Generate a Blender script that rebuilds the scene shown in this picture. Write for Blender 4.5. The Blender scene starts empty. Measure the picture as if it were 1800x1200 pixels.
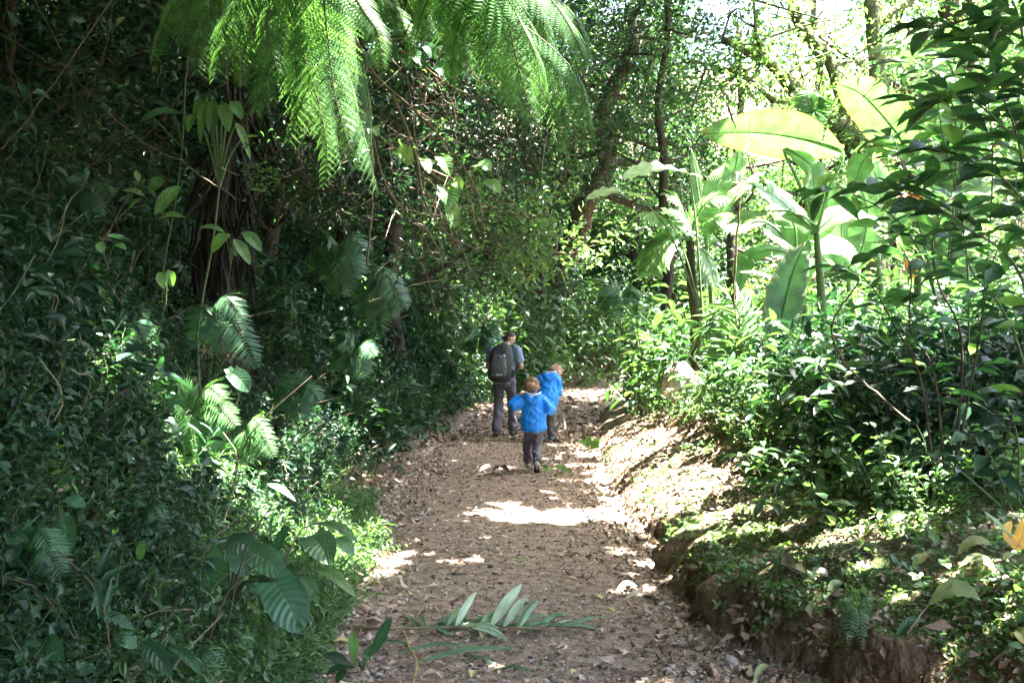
import bpy, math, colorsys
import numpy as np
from mathutils import Vector, Matrix
PI = math.pi
F = 1750.0
CAMZ = 1.5
SUN = np.array([0.33, 0.06, 0.94]); SUN /= np.linalg.norm(SUN)
scene = bpy.context.scene
col = scene.collection
MB = {}

def P(px, py, Y):
    return np.array([(px - 900) / F * Y, Y, CAMZ - (py - 600) / F * Y])

# ---------------------------------------------------------------- noise
_rt = np.random.default_rng(11).random((257, 257))
def vn(x, y, s, o=0):
    x = np.asarray(x, float) / s + 37.3 + o * 17.1; y = np.asarray(y, float) / s + 91.7 + o * 5.3
    xi = np.floor(x).astype(int); yi = np.floor(y).astype(int)
    fx = x - xi; fy = y - yi
    fx = fx * fx * (3 - 2 * fx); fy = fy * fy * (3 - 2 * fy)
    xi %= 256; yi %= 256
    a = _rt[xi, yi]; b = _rt[xi + 1, yi]; c = _rt[xi, yi + 1]; d = _rt[xi + 1, yi + 1]
    return (a * (1 - fx) + b * fx) * (1 - fy) + (c * (1 - fx) + d * fx) * fy - 0.5

# ---------------------------------------------------------------- terrain
PATH = np.array([(0, -12), (0, 5), (-0.08, 9), (-0.12, 12), (0.05, 16), (0.45, 21), (1.3, 26), (3.0, 30), (6, 33), (11, 35), (22, 37)], float)
def path_info(x, y):
    x = np.asarray(x, float); y = np.asarray(y, float)
    best = np.full(x.shape, 1e9); sd = np.zeros(x.shape); py = np.zeros(x.shape)
    for i in range(len(PATH) - 1):
        a = PATH[i]; b = PATH[i + 1]; d = b - a; L2 = d @ d
        t = np.clip(((x - a[0]) * d[0] + (y - a[1]) * d[1]) / L2, 0, 1)
        qx = a[0] + t * d[0]; qy = a[1] + t * d[1]
        dist = np.hypot(x - qx, y - qy)
        s = np.sign((d[0] * (y - qy) - d[1] * (x - qx)) + 1e-12)
        m = dist < best
        best = np.where(m, dist, best); sd = np.where(m, s * dist, sd); py = np.where(m, qy, py)
    return sd, py
def halfw(py): return np.interp(py, [0, 5, 9, 11.4, 15.4, 22, 30, 40], [1.02, 1.03, 1.12, 1.2, 1.35, 1.4, 1.5, 1.5])
def edges(x, y):
    sd, py = path_info(x, y)
    w = halfw(py)
    wl = w + 0.25 * vn(y, x * 0.3, 0.9, 1) + 0.1 * vn(y, x, 0.25, 2)
    wr = w + np.interp(py, [3.0, 3.6, 4.0, 4.4, 4.8, 5.5, 6], [1.5, 1.1, .72, .46, .22, .04, 0]) + np.clip((13 - py) / 5, .25, 1) * (0.24 * vn(y, 0 * x, 0.8, 3) + 0.12 * vn(y, x * 0, 0.22, 4))
    return sd - wl, -sd - wr, py
def H(x, y):
    x = np.asarray(x, float); y = np.asarray(y, float)
    eL, eR, py = edges(x, y)
    z = 0.05 * vn(x, y, 1.4) + 0.03 * vn(x, y, 0.35, 5) + 0.012 * vn(x, y, 0.1, 6) - 0.02
    e = np.maximum(eL, 0)
    S = 0.5 * ((e - 0.6) + np.sqrt((e - 0.6) ** 2 + 0.1)) - 0.5 * (-0.6 + math.sqrt(0.46))
    hl = 0.13 * e + 0.85 * S
    hl = np.where(hl > 5.5, 5.5 + (hl - 5.5) * 0.35, hl)
    hl = hl + np.minimum(e, 1.5) * (0.45 * vn(x, y, 1.8, 7) + 0.12 * vn(x, y, 0.5, 8))
    e = np.maximum(eR, 0)
    hs = np.interp(py, [2, 4, 6.4, 8, 10, 12, 16, 24, 30], [.30, .26, .20, .13, .09, .12, .12, .03, .01])
    k = np.interp(py, [2, 6, 8.5, 10, 13, 17, 22, 26], [.26, .26, .32, .60, .60, .30, .08, .04])
    st = np.clip(e / (0.17 + .12 * vn(y, x * 0, .35, 12)), 0, 1); st = st ** .8 * (1.9 - .9 * st)
    hr = hs * st + k * 1.7 * (1 - np.exp(-np.maximum(e - .05, 0) / 1.7)) + 0.05 * np.minimum(e, 8)
    hr = hr + np.minimum(e * 2, 1) * (0.16 * vn(x, y, 0.8, 9) + 0.06 * vn(x, y, 0.22, 10) + 0.04 * vn(x, y, 0.09, 13))
    return z + np.where(eL > 0, hl, 0) + np.where(eR > 0, hr, 0)
def Hn(x, y, d=0.15):
    hx = (H(x + d, y) - H(x - d, y)) / (2 * d); hy = (H(x, y + d) - H(x, y - d)) / (2 * d)
    n = np.stack([-hx, -hy, np.ones_like(hx)], -1)
    return n / np.linalg.norm(n, axis=-1, keepdims=True)
def G(x, y): return np.array([x, y, float(H(x, y))])

def lay(px, py, lift=0.0):
    """world point of the terrain seen at a pixel"""
    Y = np.linspace(2.5, 40, 3000); x = (px - 900) / F * Y; z = CAMZ - (py - 600) / F * Y
    i = np.argmax(H(x, Y) + lift >= z); return np.array([x[i], Y[i], float(H(x[i], Y[i])) + lift])

# ---------------------------------------------------------------- materials
def newmat(name):
    m = bpy.data.materials.new(name); m.use_nodes = True
    nt = m.node_tree; nt.nodes.clear()
    return m, nt, nt.nodes, nt.links
def ramp(N, stops):
    r = N.new('ShaderNodeValToRGB'); e = r.color_ramp.elements
    while len(e) < len(stops): e.new(0.5)
    for k, (p, c) in enumerate(stops):
        e[k].position = p; e[k].color = (*c, 1)
    return r
def leaf_mat(name, stops, rough=0.32, trans=0.35, spec=0.5, vein=0.0, tcol=(1.5, 1.7, 0.6), bump=0.0, nveins=9, blot=0.0, edge=0.0):
    m, nt, N, L = newmat(name)
    out = N.new('ShaderNodeOutputMaterial')
    at = N.new('ShaderNodeAttribute'); at.attribute_name = 'rnd'
    r = ramp(N, stops); L.new(at.outputs['Fac'], r.inputs[0])
    c = r.outputs[0]
    uv = N.new('ShaderNodeUVMap'); sx = N.new('ShaderNodeSeparateXYZ'); L.new(uv.outputs[0], sx.inputs[0])
    nz = N.new('ShaderNodeTexNoise'); nz.inputs['Scale'].default_value = 9
    geo = N.new('ShaderNodeTexCoord'); L.new(geo.outputs['Object'], nz.inputs['Vector'])
    hs = N.new('ShaderNodeHueSaturation'); L.new(c, hs.inputs['Color'])
    mr = N.new('ShaderNodeMapRange'); mr.inputs[1].default_value = .3; mr.inputs[2].default_value = .7; mr.inputs[3].default_value = .7; mr.inputs[4].default_value = 1.3
    L.new(nz.outputs[0], mr.inputs[0]); hs.inputs['Saturation'].default_value = .86; L.new(mr.outputs[0], hs.inputs['Value']); c = hs.outputs[0]
    def mth(op, a, b=None):
        n = N.new('ShaderNodeMath'); n.operation = op
        for i, v in enumerate((a, b)):
            if v is None: continue
            if isinstance(v, (int, float)): n.inputs[i].default_value = v
            else: L.new(v, n.inputs[i])
        return n.outputs[0]
    du = mth('ABSOLUTE', mth('SUBTRACT', sx.outputs[0], 0.5))
    if edge > 0:
        n3 = N.new('ShaderNodeTexNoise'); n3.inputs['Scale'].default_value = 14; L.new(geo.outputs['Object'], n3.inputs['Vector'])
        mx = N.new('ShaderNodeMix'); mx.data_type = 'RGBA'; mx.inputs[7].default_value = (0.20, 0.11, 0.04, 1)
        ee = mth('GREATER_THAN', mth('ADD', mth('MAXIMUM', mth('MULTIPLY', du, 2), mth('MULTIPLY', sx.outputs[1], .93)), mth('MULTIPLY', n3.outputs[0], .35)), 1.10)
        L.new(mth('MULTIPLY', ee, edge), mx.inputs[0]); L.new(c, mx.inputs[6]); c = mx.outputs[2]
    if vein > 0:
        mid = mth('LESS_THAN', du, 0.02)
        ph = mth('ADD', mth('MULTIPLY', sx.outputs[1], nveins), mth('MULTIPLY', du, -3.0))
        fr = mth('FRACT', ph); side = mth('LESS_THAN', mth('ABSOLUTE', mth('SUBTRACT', fr, 0.5)), 0.035)
        v = mth('MAXIMUM', mid, mth('MULTIPLY', side, 0.55))
        mx = N.new('ShaderNodeMix'); mx.data_type = 'RGBA'; mx.inputs[7].default_value = (0.35, 0.45, 0.16, 1)
        L.new(mth('MULTIPLY', v, vein), mx.inputs[0]); L.new(c, mx.inputs[6]); c = mx.outputs[2]
    if blot > 0:
        n2 = N.new('ShaderNodeTexNoise'); n2.inputs['Scale'].default_value = 28; L.new(geo.outputs['Object'], n2.inputs['Vector'])
        mx = N.new('ShaderNodeMix'); mx.data_type = 'RGBA'; mx.inputs[7].default_value = (0.10, 0.06, 0.03, 1)
        L.new(mth('MULTIPLY', mth('GREATER_THAN', n2.outputs[0], 0.66), blot), mx.inputs[0]); L.new(c, mx.inputs[6]); c = mx.outputs[2]
    pb = N.new('ShaderNodeBsdfPrincipled'); L.new(c, pb.inputs['Base Color'])
    pb.inputs['Roughness'].default_value = rough; pb.inputs['Specular IOR Level'].default_value = spec
    if bump > 0:
        ph = mth('ADD', mth('MULTIPLY', sx.outputs[1], nveins * 2 * PI), mth('MULTIPLY', du, -19.0))
        wv = mth('SINE', ph)
        b = N.new('ShaderNodeBump'); b.inputs['Strength'].default_value = bump; b.inputs['Distance'].default_value = 0.01
        L.new(wv, b.inputs['Height']); L.new(b.outputs[0], pb.inputs['Normal'])
    if trans > 0:
        tr = N.new('ShaderNodeBsdfTranslucent')
        mm = N.new('ShaderNodeMix'); mm.data_type = 'RGBA'; mm.blend_type = 'MULTIPLY'; mm.inputs[0].default_value = 1; mm.inputs[7].default_value = (*tcol, 1)
        L.new(c, mm.inputs[6]); L.new(mm.outputs[2], tr.inputs[0])
        ms = N.new('ShaderNodeMixShader'); ms.inputs[0].default_value = trans
        L.new(pb.outputs[0], ms.inputs[1]); L.new(tr.outputs[0], ms.inputs[2]); L.new(ms.outputs[0], out.inputs[0])
    else: L.new(pb.outputs[0], out.inputs[0])
    return m
def rough_mat(name, stops, scale=8, rough=0.85, bump=0.5, bscale=30, stretch=(1, 1, 1), spec=0.3, attr=False, dist=0.02, detail=8):
    m, nt, N, L = newmat(name)
    out = N.new('ShaderNodeOutputMaterial'); pb = N.new('ShaderNodeBsdfPrincipled'); L.new(pb.outputs[0], out.inputs[0])
    tc = N.new('ShaderNodeTexCoord'); mp = N.new('ShaderNodeMapping'); mp.inputs['Scale'].default_value = stretch
    L.new(tc.outputs['Object'], mp.inputs[0])
    n1 = N.new('ShaderNodeTexNoise'); n1.inputs['Scale'].default_value = scale; n1.inputs['Detail'].default_value = detail; n1.inputs['Roughness'].default_value = 0.65
    L.new(mp.outputs[0], n1.inputs['Vector'])
    r = ramp(N, stops)
    if attr:
        at = N.new('ShaderNodeAttribute'); at.attribute_name = 'rnd'
        ad = N.new('ShaderNodeMath'); ad.operation = 'MULTIPLY_ADD'; ad.inputs[1].default_value = 0.25
        L.new(n1.outputs[0], ad.inputs[0]); L.new(at.outputs['Fac'], ad.inputs[2])
        sb = N.new('ShaderNodeMath'); sb.operation = 'SUBTRACT'; sb.inputs[1].default_value = 0.125; L.new(ad.outputs[0], sb.inputs[0])
        L.new(sb.outputs[0], r.inputs[0])
    else: L.new(n1.outputs[0], r.inputs[0])
    L.new(r.outputs[0], pb.inputs['Base Color'])
    pb.inputs['Roughness'].default_value = rough; pb.inputs['Specular IOR Level'].default_value = spec
    if bump:
        n2 = N.new('ShaderNodeTexNoise'); n2.inputs['Scale'].default_value = bscale; n2.inputs['Detail'].default_value = 6
        L.new(mp.outputs[0], n2.inputs['Vector'])
        b = N.new('ShaderNodeBump'); b.inputs['Strength'].default_value = bump; b.inputs['Distance'].default_value = dist
        L.new(n2.outputs[0], b.inputs['Height']); L.new(b.outputs[0], pb.inputs['Normal'])
    return m

# ---------------------------------------------------------------- mesh kit
class Soup:
    def __init__(s): s.V = []; s.F = []; s.U = []; s.R = []; s.M = []; s.n = 0
    def add(s, V, Fc, U=None, R=0.5, mi=0):
        V = np.asarray(V, float).reshape(-1, 3); Fc = np.asarray(Fc, int).reshape(-1, 4)
        s.V.append(V); s.F.append(Fc + s.n)
        s.U.append(np.zeros((len(V), 2)) if U is None else np.asarray(U).reshape(-1, 2))
        s.R.append(np.full(len(V), R) if np.isscalar(R) else np.asarray(R).reshape(-1))
        s.M.append(np.full(len(Fc), mi, int)); s.n += len(V)
        return s
    def cat(s):
        s.V = [np.concatenate(s.V)]; s.F = [np.concatenate(s.F)]; s.U = [np.concatenate(s.U)]; s.R = [np.concatenate(s.R)]; s.M = [np.concatenate(s.M)]
        return s
    def mesh(s, name, mats, smooth=True):
        s.cat(); V, Fc, U, R, M = s.V[0], s.F[0], s.U[0], s.R[0], s.M[0]
        me = bpy.data.meshes.new(name)
        me.vertices.add(len(V)); me.vertices.foreach_set('co', V.ravel().astype(np.float32))
        me.loops.add(Fc.size); me.loops.foreach_set('vertex_index', Fc.ravel().astype(np.int32))
        me.polygons.add(len(Fc)); me.polygons.foreach_set('loop_start', np.arange(0, Fc.size, 4, dtype=np.int32))
        me.polygons.foreach_set('material_index', M.astype(np.int32))
        me.polygons.foreach_set('use_smooth', np.full(len(Fc), smooth))
        uvl = me.uv_layers.new(name='UVMap'); uvl.data.foreach_set('uv', U[Fc.ravel()].ravel().astype(np.float32))
        a = me.attributes.new('rnd', 'FLOAT', 'POINT'); a.data.foreach_set('value', R.astype(np.float32))
        me.update()
        for m in (mats if isinstance(mats, (list, tuple)) else [mats]): me.materials.append(m)
        return me
    def build(s, name, mats, parent=None, smooth=True):
        o = bpy.data.objects.new(name, s.mesh(name, mats, smooth)); col.objects.link(o)
        if parent is not None: o.parent = parent; o.matrix_parent_inverse = Matrix.Translation(-parent.location) if parent.type == 'EMPTY' else Matrix()
        return o
def tag(o, label=None, cat=None, group=None, kind=None):
    if label: o['label'] = label
    if cat: o['category'] = cat
    if group: o['group'] = group
    if kind: o['kind'] = kind
    return o
def thing(name, loc, label, cat, group=None):
    """Empty at the base; parts are built in world coordinates and hang below it."""
    o = bpy.data.objects.new(name, None); col.objects.link(o); o.location = Vector([float(v) for v in loc]); o.empty_display_size = .1
    return tag(o, label, cat, group)
def nrm(v): v = np.asarray(v, float); return v / (np.linalg.norm(v, axis=-1, keepdims=True) + 1e-12)
def frames(d, up):
    """columns X (side), Y (along d), Z (normal, near up) for arrays of directions"""
    d = nrm(d); up = np.broadcast_to(np.asarray(up, float), d.shape)
    x = np.cross(d, up); bad = np.linalg.norm(x, axis=-1) < 1e-4
    if np.any(bad): x = np.where(bad[..., None], np.cross(d, [1, .3, 0.2]), x)
    x = nrm(x); z = np.cross(x, d)
    return np.stack([x, d, z], -1)
def inst(T, M, Pp, rnd, S=None, soup=None, mi=0):
    V, Fc, U = T; N = len(Pp)
    if S is not None: M = M * np.asarray(S)[:, None, None]
    W = np.einsum('nij,kj->nki', M, V) + Pp[:, None, :]
    FF = Fc[None] + (np.arange(N) * len(V))[:, None, None]
    soup = soup or Soup()
    soup.add(W, FF.reshape(-1, 4), np.broadcast_to(U, (N,) + U.shape).reshape(-1, 2), np.repeat(rnd, len(V)), mi)
    return soup
def grid_faces(nu, nv):
    i = np.arange(nv - 1)[:, None] * nu + np.arange(nu - 1)[None]
    i = i.ravel()
    return np.stack([i, i + 1, i + nu + 1, i + nu], -1)
def leafT(w=0.45, nv=4, fold=0.25, droop=0.25, peak=0.4, tip=0.04, heart=0.0, wav=0.0, nu=3):
    """unit-length leaf along +Y, normal +Z"""
    v = np.linspace(0, 1, nv + 1); u = np.linspace(-1, 1, nu)
    ww = np.where(v < peak, np.sin(v / peak * PI / 2) ** 0.8, np.cos((v - peak) / (1 - peak) * PI / 2) ** 0.85)
    if heart: ww = np.maximum(ww, np.where(v < peak, 0.75 + 0.25 * v / peak, 0))
    ww = np.maximum(ww, tip) * w / 2
    if not heart: ww[0] = tip * w / 2
    UU, VV = np.meshgrid(u, v); W = ww[:, None] * np.ones_like(u)
    X = UU * W
    Y = VV - heart * np.abs(UU) ** 1.5 * (1 - VV) ** 2
    Z = np.abs(UU) * W * fold * 2 - droop * VV ** 2 + wav * np.sin(VV * 17 + UU * 2) * W
    V = np.stack([X, Y, Z], -1).reshape(-1, 3)
    return V, grid_faces(nu, nv + 1), np.stack([(UU + 1) / 2, VV], -1).reshape(-1, 2)
T_SM = leafT(.5, 2, .25, .2, .45, .08)      # 2 quads wide x2 long
T_MD = leafT(.42, 4, .3, .3, .4)
T_ROUND = leafT(.72, 3, .2, .2, .45, .1)
T_LANCE = leafT(.24, 5, .35, .35, .35)
def tube(pts, rad, sides=6, soup=None, R=0.5, mi=0, cap=True):
    pts = np.asarray(pts, float); n = len(pts); rad = np.broadcast_to(np.asarray(rad, float), (n,))
    if cap:
        e = (pts[-1] - pts[-2]); pts = np.vstack([pts, pts[-1] + nrm(e) * rad[-1] * .5]); rad = np.append(rad, rad[-1] * .02); n += 1
    t = np.gradient(pts, axis=0); t = nrm(t)
    x = np.cross(t[0], [0.13, 0.27, 1.0]);
    if np.linalg.norm(x) < 1e-3: x = np.cross(t[0], [1, 0, 0])
    x = nrm(x); V = []
    a = np.arange(sides) / sides * 2 * PI
    for i in range(n):
        x = nrm(x - t[i] * (x @ t[i])); y = np.cross(t[i], x)
        V.append(pts[i] + rad[i] * (np.cos(a)[:, None] * x + np.sin(a)[:, None] * y))
    V = np.concatenate(V); j = np.arange(sides); Fc = []
    for i in range(n - 1):
        Fc.append(np.stack([i * sides + j, i * sides + (j + 1) % sides, (i + 1) * sides + (j + 1) % sides, (i + 1) * sides + j], -1))
    Fc = np.concatenate(Fc)
    U = np.stack([np.tile(j / sides, n), np.repeat(np.linspace(0, 1, n), sides)], -1)
    soup = soup or Soup()
    return soup.add(V, Fc, U, R, mi)
def spline(ctrl, n=16):
    """Catmull-Rom through control points"""
    c = np.asarray(ctrl, float)
    if len(c) == 2: return c[0] + (c[1] - c[0]) * np.linspace(0, 1, n)[:, None]
    c = np.vstack([2 * c[0] - c[1], c, 2 * c[-1] - c[-2]]); out = []
    m = len(c) - 3; ts = np.linspace(0, m - 1e-6, n)
    for t in ts:
        i = int(t); f = t - i; a, b, d, e = c[i], c[i + 1], c[i + 2], c[i + 3]
        out.append(0.5 * ((2 * b) + (d - a) * f + (2 * a - 5 * b + 4 * d - e) * f * f + (3 * b - a - 3 * d + e) * f ** 3))
    return np.array(out)
def blade(ctrl, width, up=(0, 0, 1), fold=0.2, n=16, nu=7, peak=.4, tip=.05, base=.05, tears=0, seed=0, roll=0.0, soup=None, R=.5, wav=0.0, mi=0, curl=0.0, heart=0.0):
    """large leaf following a curve; tears cut the sides along the side veins"""
    rg = np.random.default_rng(seed); p = spline(ctrl, n + 1); t = nrm(np.gradient(p, axis=0)); v = np.linspace(0, 1, n + 1)
    Mx = frames(t, np.asarray(up, float)); X = Mx[:, :, 0]; Z = Mx[:, :, 2]
    ww = np.where(v < peak, np.sin(v / peak * PI / 2) ** 0.7, np.cos((v - peak) / (1 - peak) * PI / 2) ** 0.7)
    if heart: ww = np.maximum(ww, np.where(v < peak, 0.8 + .2 * v / peak, 0))
    ww = np.maximum(ww, np.where(v < .5, base, tip)) * width / 2
    ro = math.radians(roll) if np.isscalar(roll) else 0
    soup = soup or Soup()
    u = np.linspace(0, 1, nu)
    for sgn in (-1, 1):
        cuts = sorted(rg.choice(np.arange(2, n - 1), size=min(tears, n - 4), replace=False)) if tears else []
        bounds = [0] + list(cuts) + [n]
        for a, b in zip(bounds[:-1], bounds[1:]):
            idx = np.arange(a, b + 1); dz = rg.normal(0, .18) if tears else 0; sh = rg.normal(0, .02) if tears else 0
            k = len(idx)
            UU, K = np.meshgrid(u, np.arange(k)); W = ww[idx][:, None] * UU
            if tears and k > 1: # shrink torn ends slightly
                gap = 0.10 * UU * (K / (k - 1) - .5) * 2
            else: gap = 0 * UU
            fz = (fold + dz) * W * 1.0 - curl * W * UU + wav * np.sin(v[idx][:, None] * 40 + sgn) * W * UU
            seglen = np.linalg.norm(p[1] - p[0])
            Q = p[idx][:, None, :] + sgn * X[idx][:, None, :] * (W * math.cos(ro))[..., None] + Z[idx][:, None, :] * (fz + sgn * W * math.sin(ro))[..., None] + t[idx][:, None, :] * ((sh * UU - gap * seglen + 0.25 * W * UU) - heart * UU ** 1.4 * ((1 - v[idx]) ** 3)[:, None] * width)[..., None]
            UVs = np.stack([.5 + sgn * UU / 2, np.broadcast_to(v[idx][:, None], UU.shape)], -1)
            fc = grid_faces(nu, k)
            if sgn < 0: fc = fc[:, ::-1]
            soup.add(Q, fc, UVs, R, mi)
    return soup
# ---------------------------------------------------------------- camera, world, sun
cam = bpy.data.objects.new('camera', bpy.data.cameras.new('camera')); col.objects.link(cam)
cam.location = (0, 0, CAMZ); cam.rotation_euler = (math.radians(90), 0, 0)
cam.data.lens = 35; cam.data.sensor_width = 36; cam.data.clip_end = 600; cam.data.clip_start = .05
scene.camera = cam
elev = math.asin(SUN[2]); az = math.atan2(SUN[0], SUN[1])
w = bpy.data.worlds.new('World'); scene.world = w; w.use_nodes = True
nt = w.node_tree; nt.nodes.clear()
sky = nt.nodes.new('ShaderNodeTexSky'); sky.sky_type = 'NISHITA'; sky.sun_disc = False
sky.sun_elevation = elev; sky.sun_rotation = az; sky.air_density = 1.0; sky.dust_density = 4.0; sky.ozone_density = 1.5
bg = nt.nodes.new('ShaderNodeBackground'); bg.inputs[1].default_value = 0.062
wo = nt.nodes.new('ShaderNodeOutputWorld'); nt.links.new(sky.outputs[0], bg.inputs[0]); nt.links.new(bg.outputs[0], wo.inputs[0])
sl = bpy.data.lights.new('sun', 'SUN'); sl.energy = 5.0; sl.angle = math.radians(0.53); sl.color = (1, .95, .86)
so = bpy.data.objects.new('sun', sl); col.objects.link(so); so.rotation_euler = Vector([float(-v) for v in SUN]).to_track_quat('-Z', 'Y').to_euler()
scene.view_settings.view_transform = 'Standard'; scene.view_settings.look = 'None'
scene.view_settings.exposure = 4.85; scene.view_settings.gamma = 1
scene.cycles.use_denoising = True
scene.cycles.max_bounces = 8; scene.cycles.diffuse_bounces = 5; scene.cycles.glossy_bounces = 2; scene.cycles.transmission_bounces = 6
scene.cycles.use_adaptive_sampling = True; scene.cycles.adaptive_threshold = 0.02
scene.cycles.sample_clamp_indirect = 6

# ---------------------------------------------------------------- materials of the place
SOIL = rough_mat('soil', [(.3, (.09, .065, .052)), (.45, (.20, .145, .11)), (.6, (.30, .23, .18)), (.75, (.40, .33, .27))], 14, .9, .9, 40, dist=.03)
BANK = rough_mat('bank_earth', [(.3, (.05, .034, .022)), (.48, (.13, .088, .055)), (.6, (.20, .145, .095)), (.75, (.28, .22, .15))], 7, .92, 1.0, 26, (1, 1, 1), dist=.05)
LITTER = rough_mat('dead_leaf', [(.0, (.06, .035, .022)), (.2, (.15, .09, .06)), (.4, (.26, .17, .12)), (.6, (.38, .28, .21)), (.78, (.48, .40, .33)), (.93, (.42, .36, .14)), (1, (.2, .3, .08))], 10, .6, .4, 60, attr=True, spec=.4)
LITTERD = rough_mat('dark_dead_leaf', [(.0, (.008, .006, .004)), (.5, (.022, .014, .009)), (1, (.05, .033, .02))], 10, .8, .4, 60, attr=True)
STONE = rough_mat('stone', [(.2, (.08, .065, .06)), (.5, (.2, .165, .15)), (.8, (.36, .31, .29))], 6, .8, .6, 30, attr=True)
BARK = rough_mat('bark', [(.3, (.018, .014, .01)), (.5, (.05, .038, .026)), (.7, (.10, .08, .055))], 9, .95, 1.0, 14, (1, 1, .3), dist=.05)
MOSSBARK = rough_mat('mossy_bark', [(.3, (.03, .028, .014)), (.5, (.07, .075, .03)), (.7, (.15, .15, .07))], 7, .95, 1.0, 24, dist=.06)
PALEBARK = rough_mat('pale_bark', [(.3, (.10, .07, .045)), (.5, (.22, .16, .10)), (.7, (.34, .27, .18))], 9, .9, .8, 16, (1, 1, .25), dist=.03)
TWIG = rough_mat('twig', [(.3, (.05, .035, .022)), (.6, (.15, .11, .07)), (.8, (.25, .2, .14))], 5, .9, .3, 30, attr=True)
STEM = rough_mat('green_stem', [(.3, (.035, .06, .02)), (.6, (.07, .11, .035)), (.8, (.12, .15, .05))], 5, .6, .2, 30, attr=True, spec=.5)
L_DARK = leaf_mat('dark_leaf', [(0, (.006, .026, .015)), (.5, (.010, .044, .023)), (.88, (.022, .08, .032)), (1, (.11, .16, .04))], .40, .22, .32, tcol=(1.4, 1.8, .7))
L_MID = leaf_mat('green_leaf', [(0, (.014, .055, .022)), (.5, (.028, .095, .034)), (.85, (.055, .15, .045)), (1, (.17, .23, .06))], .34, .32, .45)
L_LOW = leaf_mat('shade_darkened_leaf', [(0, (.006, .028, .014)), (.5, (.013, .052, .021)), (.85, (.028, .095, .03)), (1, (.12, .18, .045))], .42, .3, .30)  # darker copy of the green leaf, shade of the left slope put into colour
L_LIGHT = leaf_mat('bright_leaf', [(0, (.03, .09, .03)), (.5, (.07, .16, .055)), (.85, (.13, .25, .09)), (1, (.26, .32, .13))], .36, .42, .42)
L_FAR = leaf_mat('far_leaf', [(0, (.014, .05, .018)), (.5, (.032, .095, .030)), (.8, (.062, .15, .042)), (1, (.12, .20, .06))], .38, .35, .42)
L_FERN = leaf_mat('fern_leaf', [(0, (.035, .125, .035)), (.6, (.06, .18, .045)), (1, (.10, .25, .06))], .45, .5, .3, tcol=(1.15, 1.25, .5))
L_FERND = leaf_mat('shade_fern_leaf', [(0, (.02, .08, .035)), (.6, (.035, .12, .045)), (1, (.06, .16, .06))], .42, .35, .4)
L_BAN = leaf_mat('banana_leaf', [(0, (.09, .21, .05)), (.6, (.13, .28, .08)), (1, (.19, .35, .13))], .38, .36, .5, tcol=(.95, 1.3, .8), vein=.3, nveins=46, bump=.25, edge=.8)
L_BIG = leaf_mat('veined_leaf', [(0, (.022, .085, .04)), (.5, (.035, .12, .05)), (1, (.06, .18, .06))], .36, .25, .45, vein=.16, nveins=8, bump=.22)
L_BIGL = leaf_mat('light_veined_leaf', [(0, (.05, .15, .04)), (.5, (.09, .22, .06)), (1, (.16, .28, .08))], .36, .35, .45, vein=.2, nveins=8, bump=.22)
L_SHRUB = leaf_mat('shrub_leaf', [(0, (.012, .055, .028)), (.5, (.022, .095, .04)), (.85, (.045, .15, .05)), (1, (.12, .24, .06))], .40, .48, .38, vein=.22, nveins=7, bump=.18)
L_YEL = leaf_mat('yellow_leaf', [(0, (.35, .30, .06)), (.5, (.5, .42, .10)), (1, (.55, .5, .2))], .45, .3, .4, vein=.3, blot=.4)
L_PALE = leaf_mat('pale_fallen_leaf', [(0, (.20, .28, .10)), (.5, (.30, .34, .16)), (1, (.42, .42, .24))], .4, .3, .45, vein=.4, blot=.5)
L_BAND = leaf_mat('banana_underside', [(0, (.03, .11, .03)), (1, (.05, .16, .045))], .4, .3, .45, vein=.25, nveins=64, bump=.5, edge=.6)
L_WHT = leaf_mat('sunlit_white_leaf', [(0, (.22, .34, .20)), (1, (.32, .44, .28))], .35, .35, .55, vein=.3, nveins=8, bump=.2)  # sunlit, glossy white of the leaves put into a paler base colour
L_ORG = leaf_mat('golden_leaf', [(0, (.50, .24, .03)), (1, (.62, .34, .06))], .45, .35, .4, vein=.3, blot=.5)
MOSS = leaf_mat('moss_leaf', [(0, (.04, .09, .02)), (.5, (.085, .15, .03)), (1, (.16, .22, .06))], .6, .3, .3)

# ---------------------------------------------------------------- terrain
def axis(segs):
    out = []
    for a, b, s in segs: out += list(np.arange(a, b - 1e-6, s))
    return np.array(out + [segs[-1][1]])
XS = axis([(-90, -30, 5), (-30, -12, 1.2), (-12, -5, .4), (-5, -2, .12), (-2, .8, .06), (.8, 2.0, .014), (2.0, 3, .05), (3, 6, .15), (6, 14, .5), (14, 30, 1.5), (30, 90, 5)])
YS = axis([(-30, -6, 2), (-6, 2.5, .4), (2.5, 7.5, .03), (7.5, 9, .05), (9, 14, .08), (14, 24, .2), (24, 40, .4), (40, 70, 1.5), (70, 160, 6)])
GX, GY = np.meshgrid(XS, YS)
GZ = H(GX, GY)
eR_ = edges(GX, GY)[1]; fz = np.clip(eR_ / .03 + .5, 0, 1) * np.clip((.34 - eR_) / .12, 0, 1) * np.clip((12 - GY) / 3, 0, 1)
GXn = GX + fz * (.10 * vn(GZ, GY, .16, 20) + .06 * vn(GZ * 1.2, GY, .06, 21) + .03 * vn(GZ, GY, .028, 22))
fc = grid_faces(len(XS), len(YS))
cx = (GX[:-1, :-1] + GX[1:, 1:]).ravel() / 2; cy = (GY[:-1, :-1] + GY[1:, 1:]).ravel() / 2
eL, eR, _ = edges(cx, cy)
V = np.stack([GXn, GY, GZ], -1).reshape(-1, 3)
def sub(mask, name, mat):
    f = fc[mask]; ids, inv = np.unique(f, return_inverse=True)
    s = Soup().add(V[ids], inv.reshape(-1, 4)); o = s.build(name, mat); tag(o, kind='structure'); return o
m_path = (eL < 0.02) & (eR < 0.0)
sub(m_path, 'path', SOIL)
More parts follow.
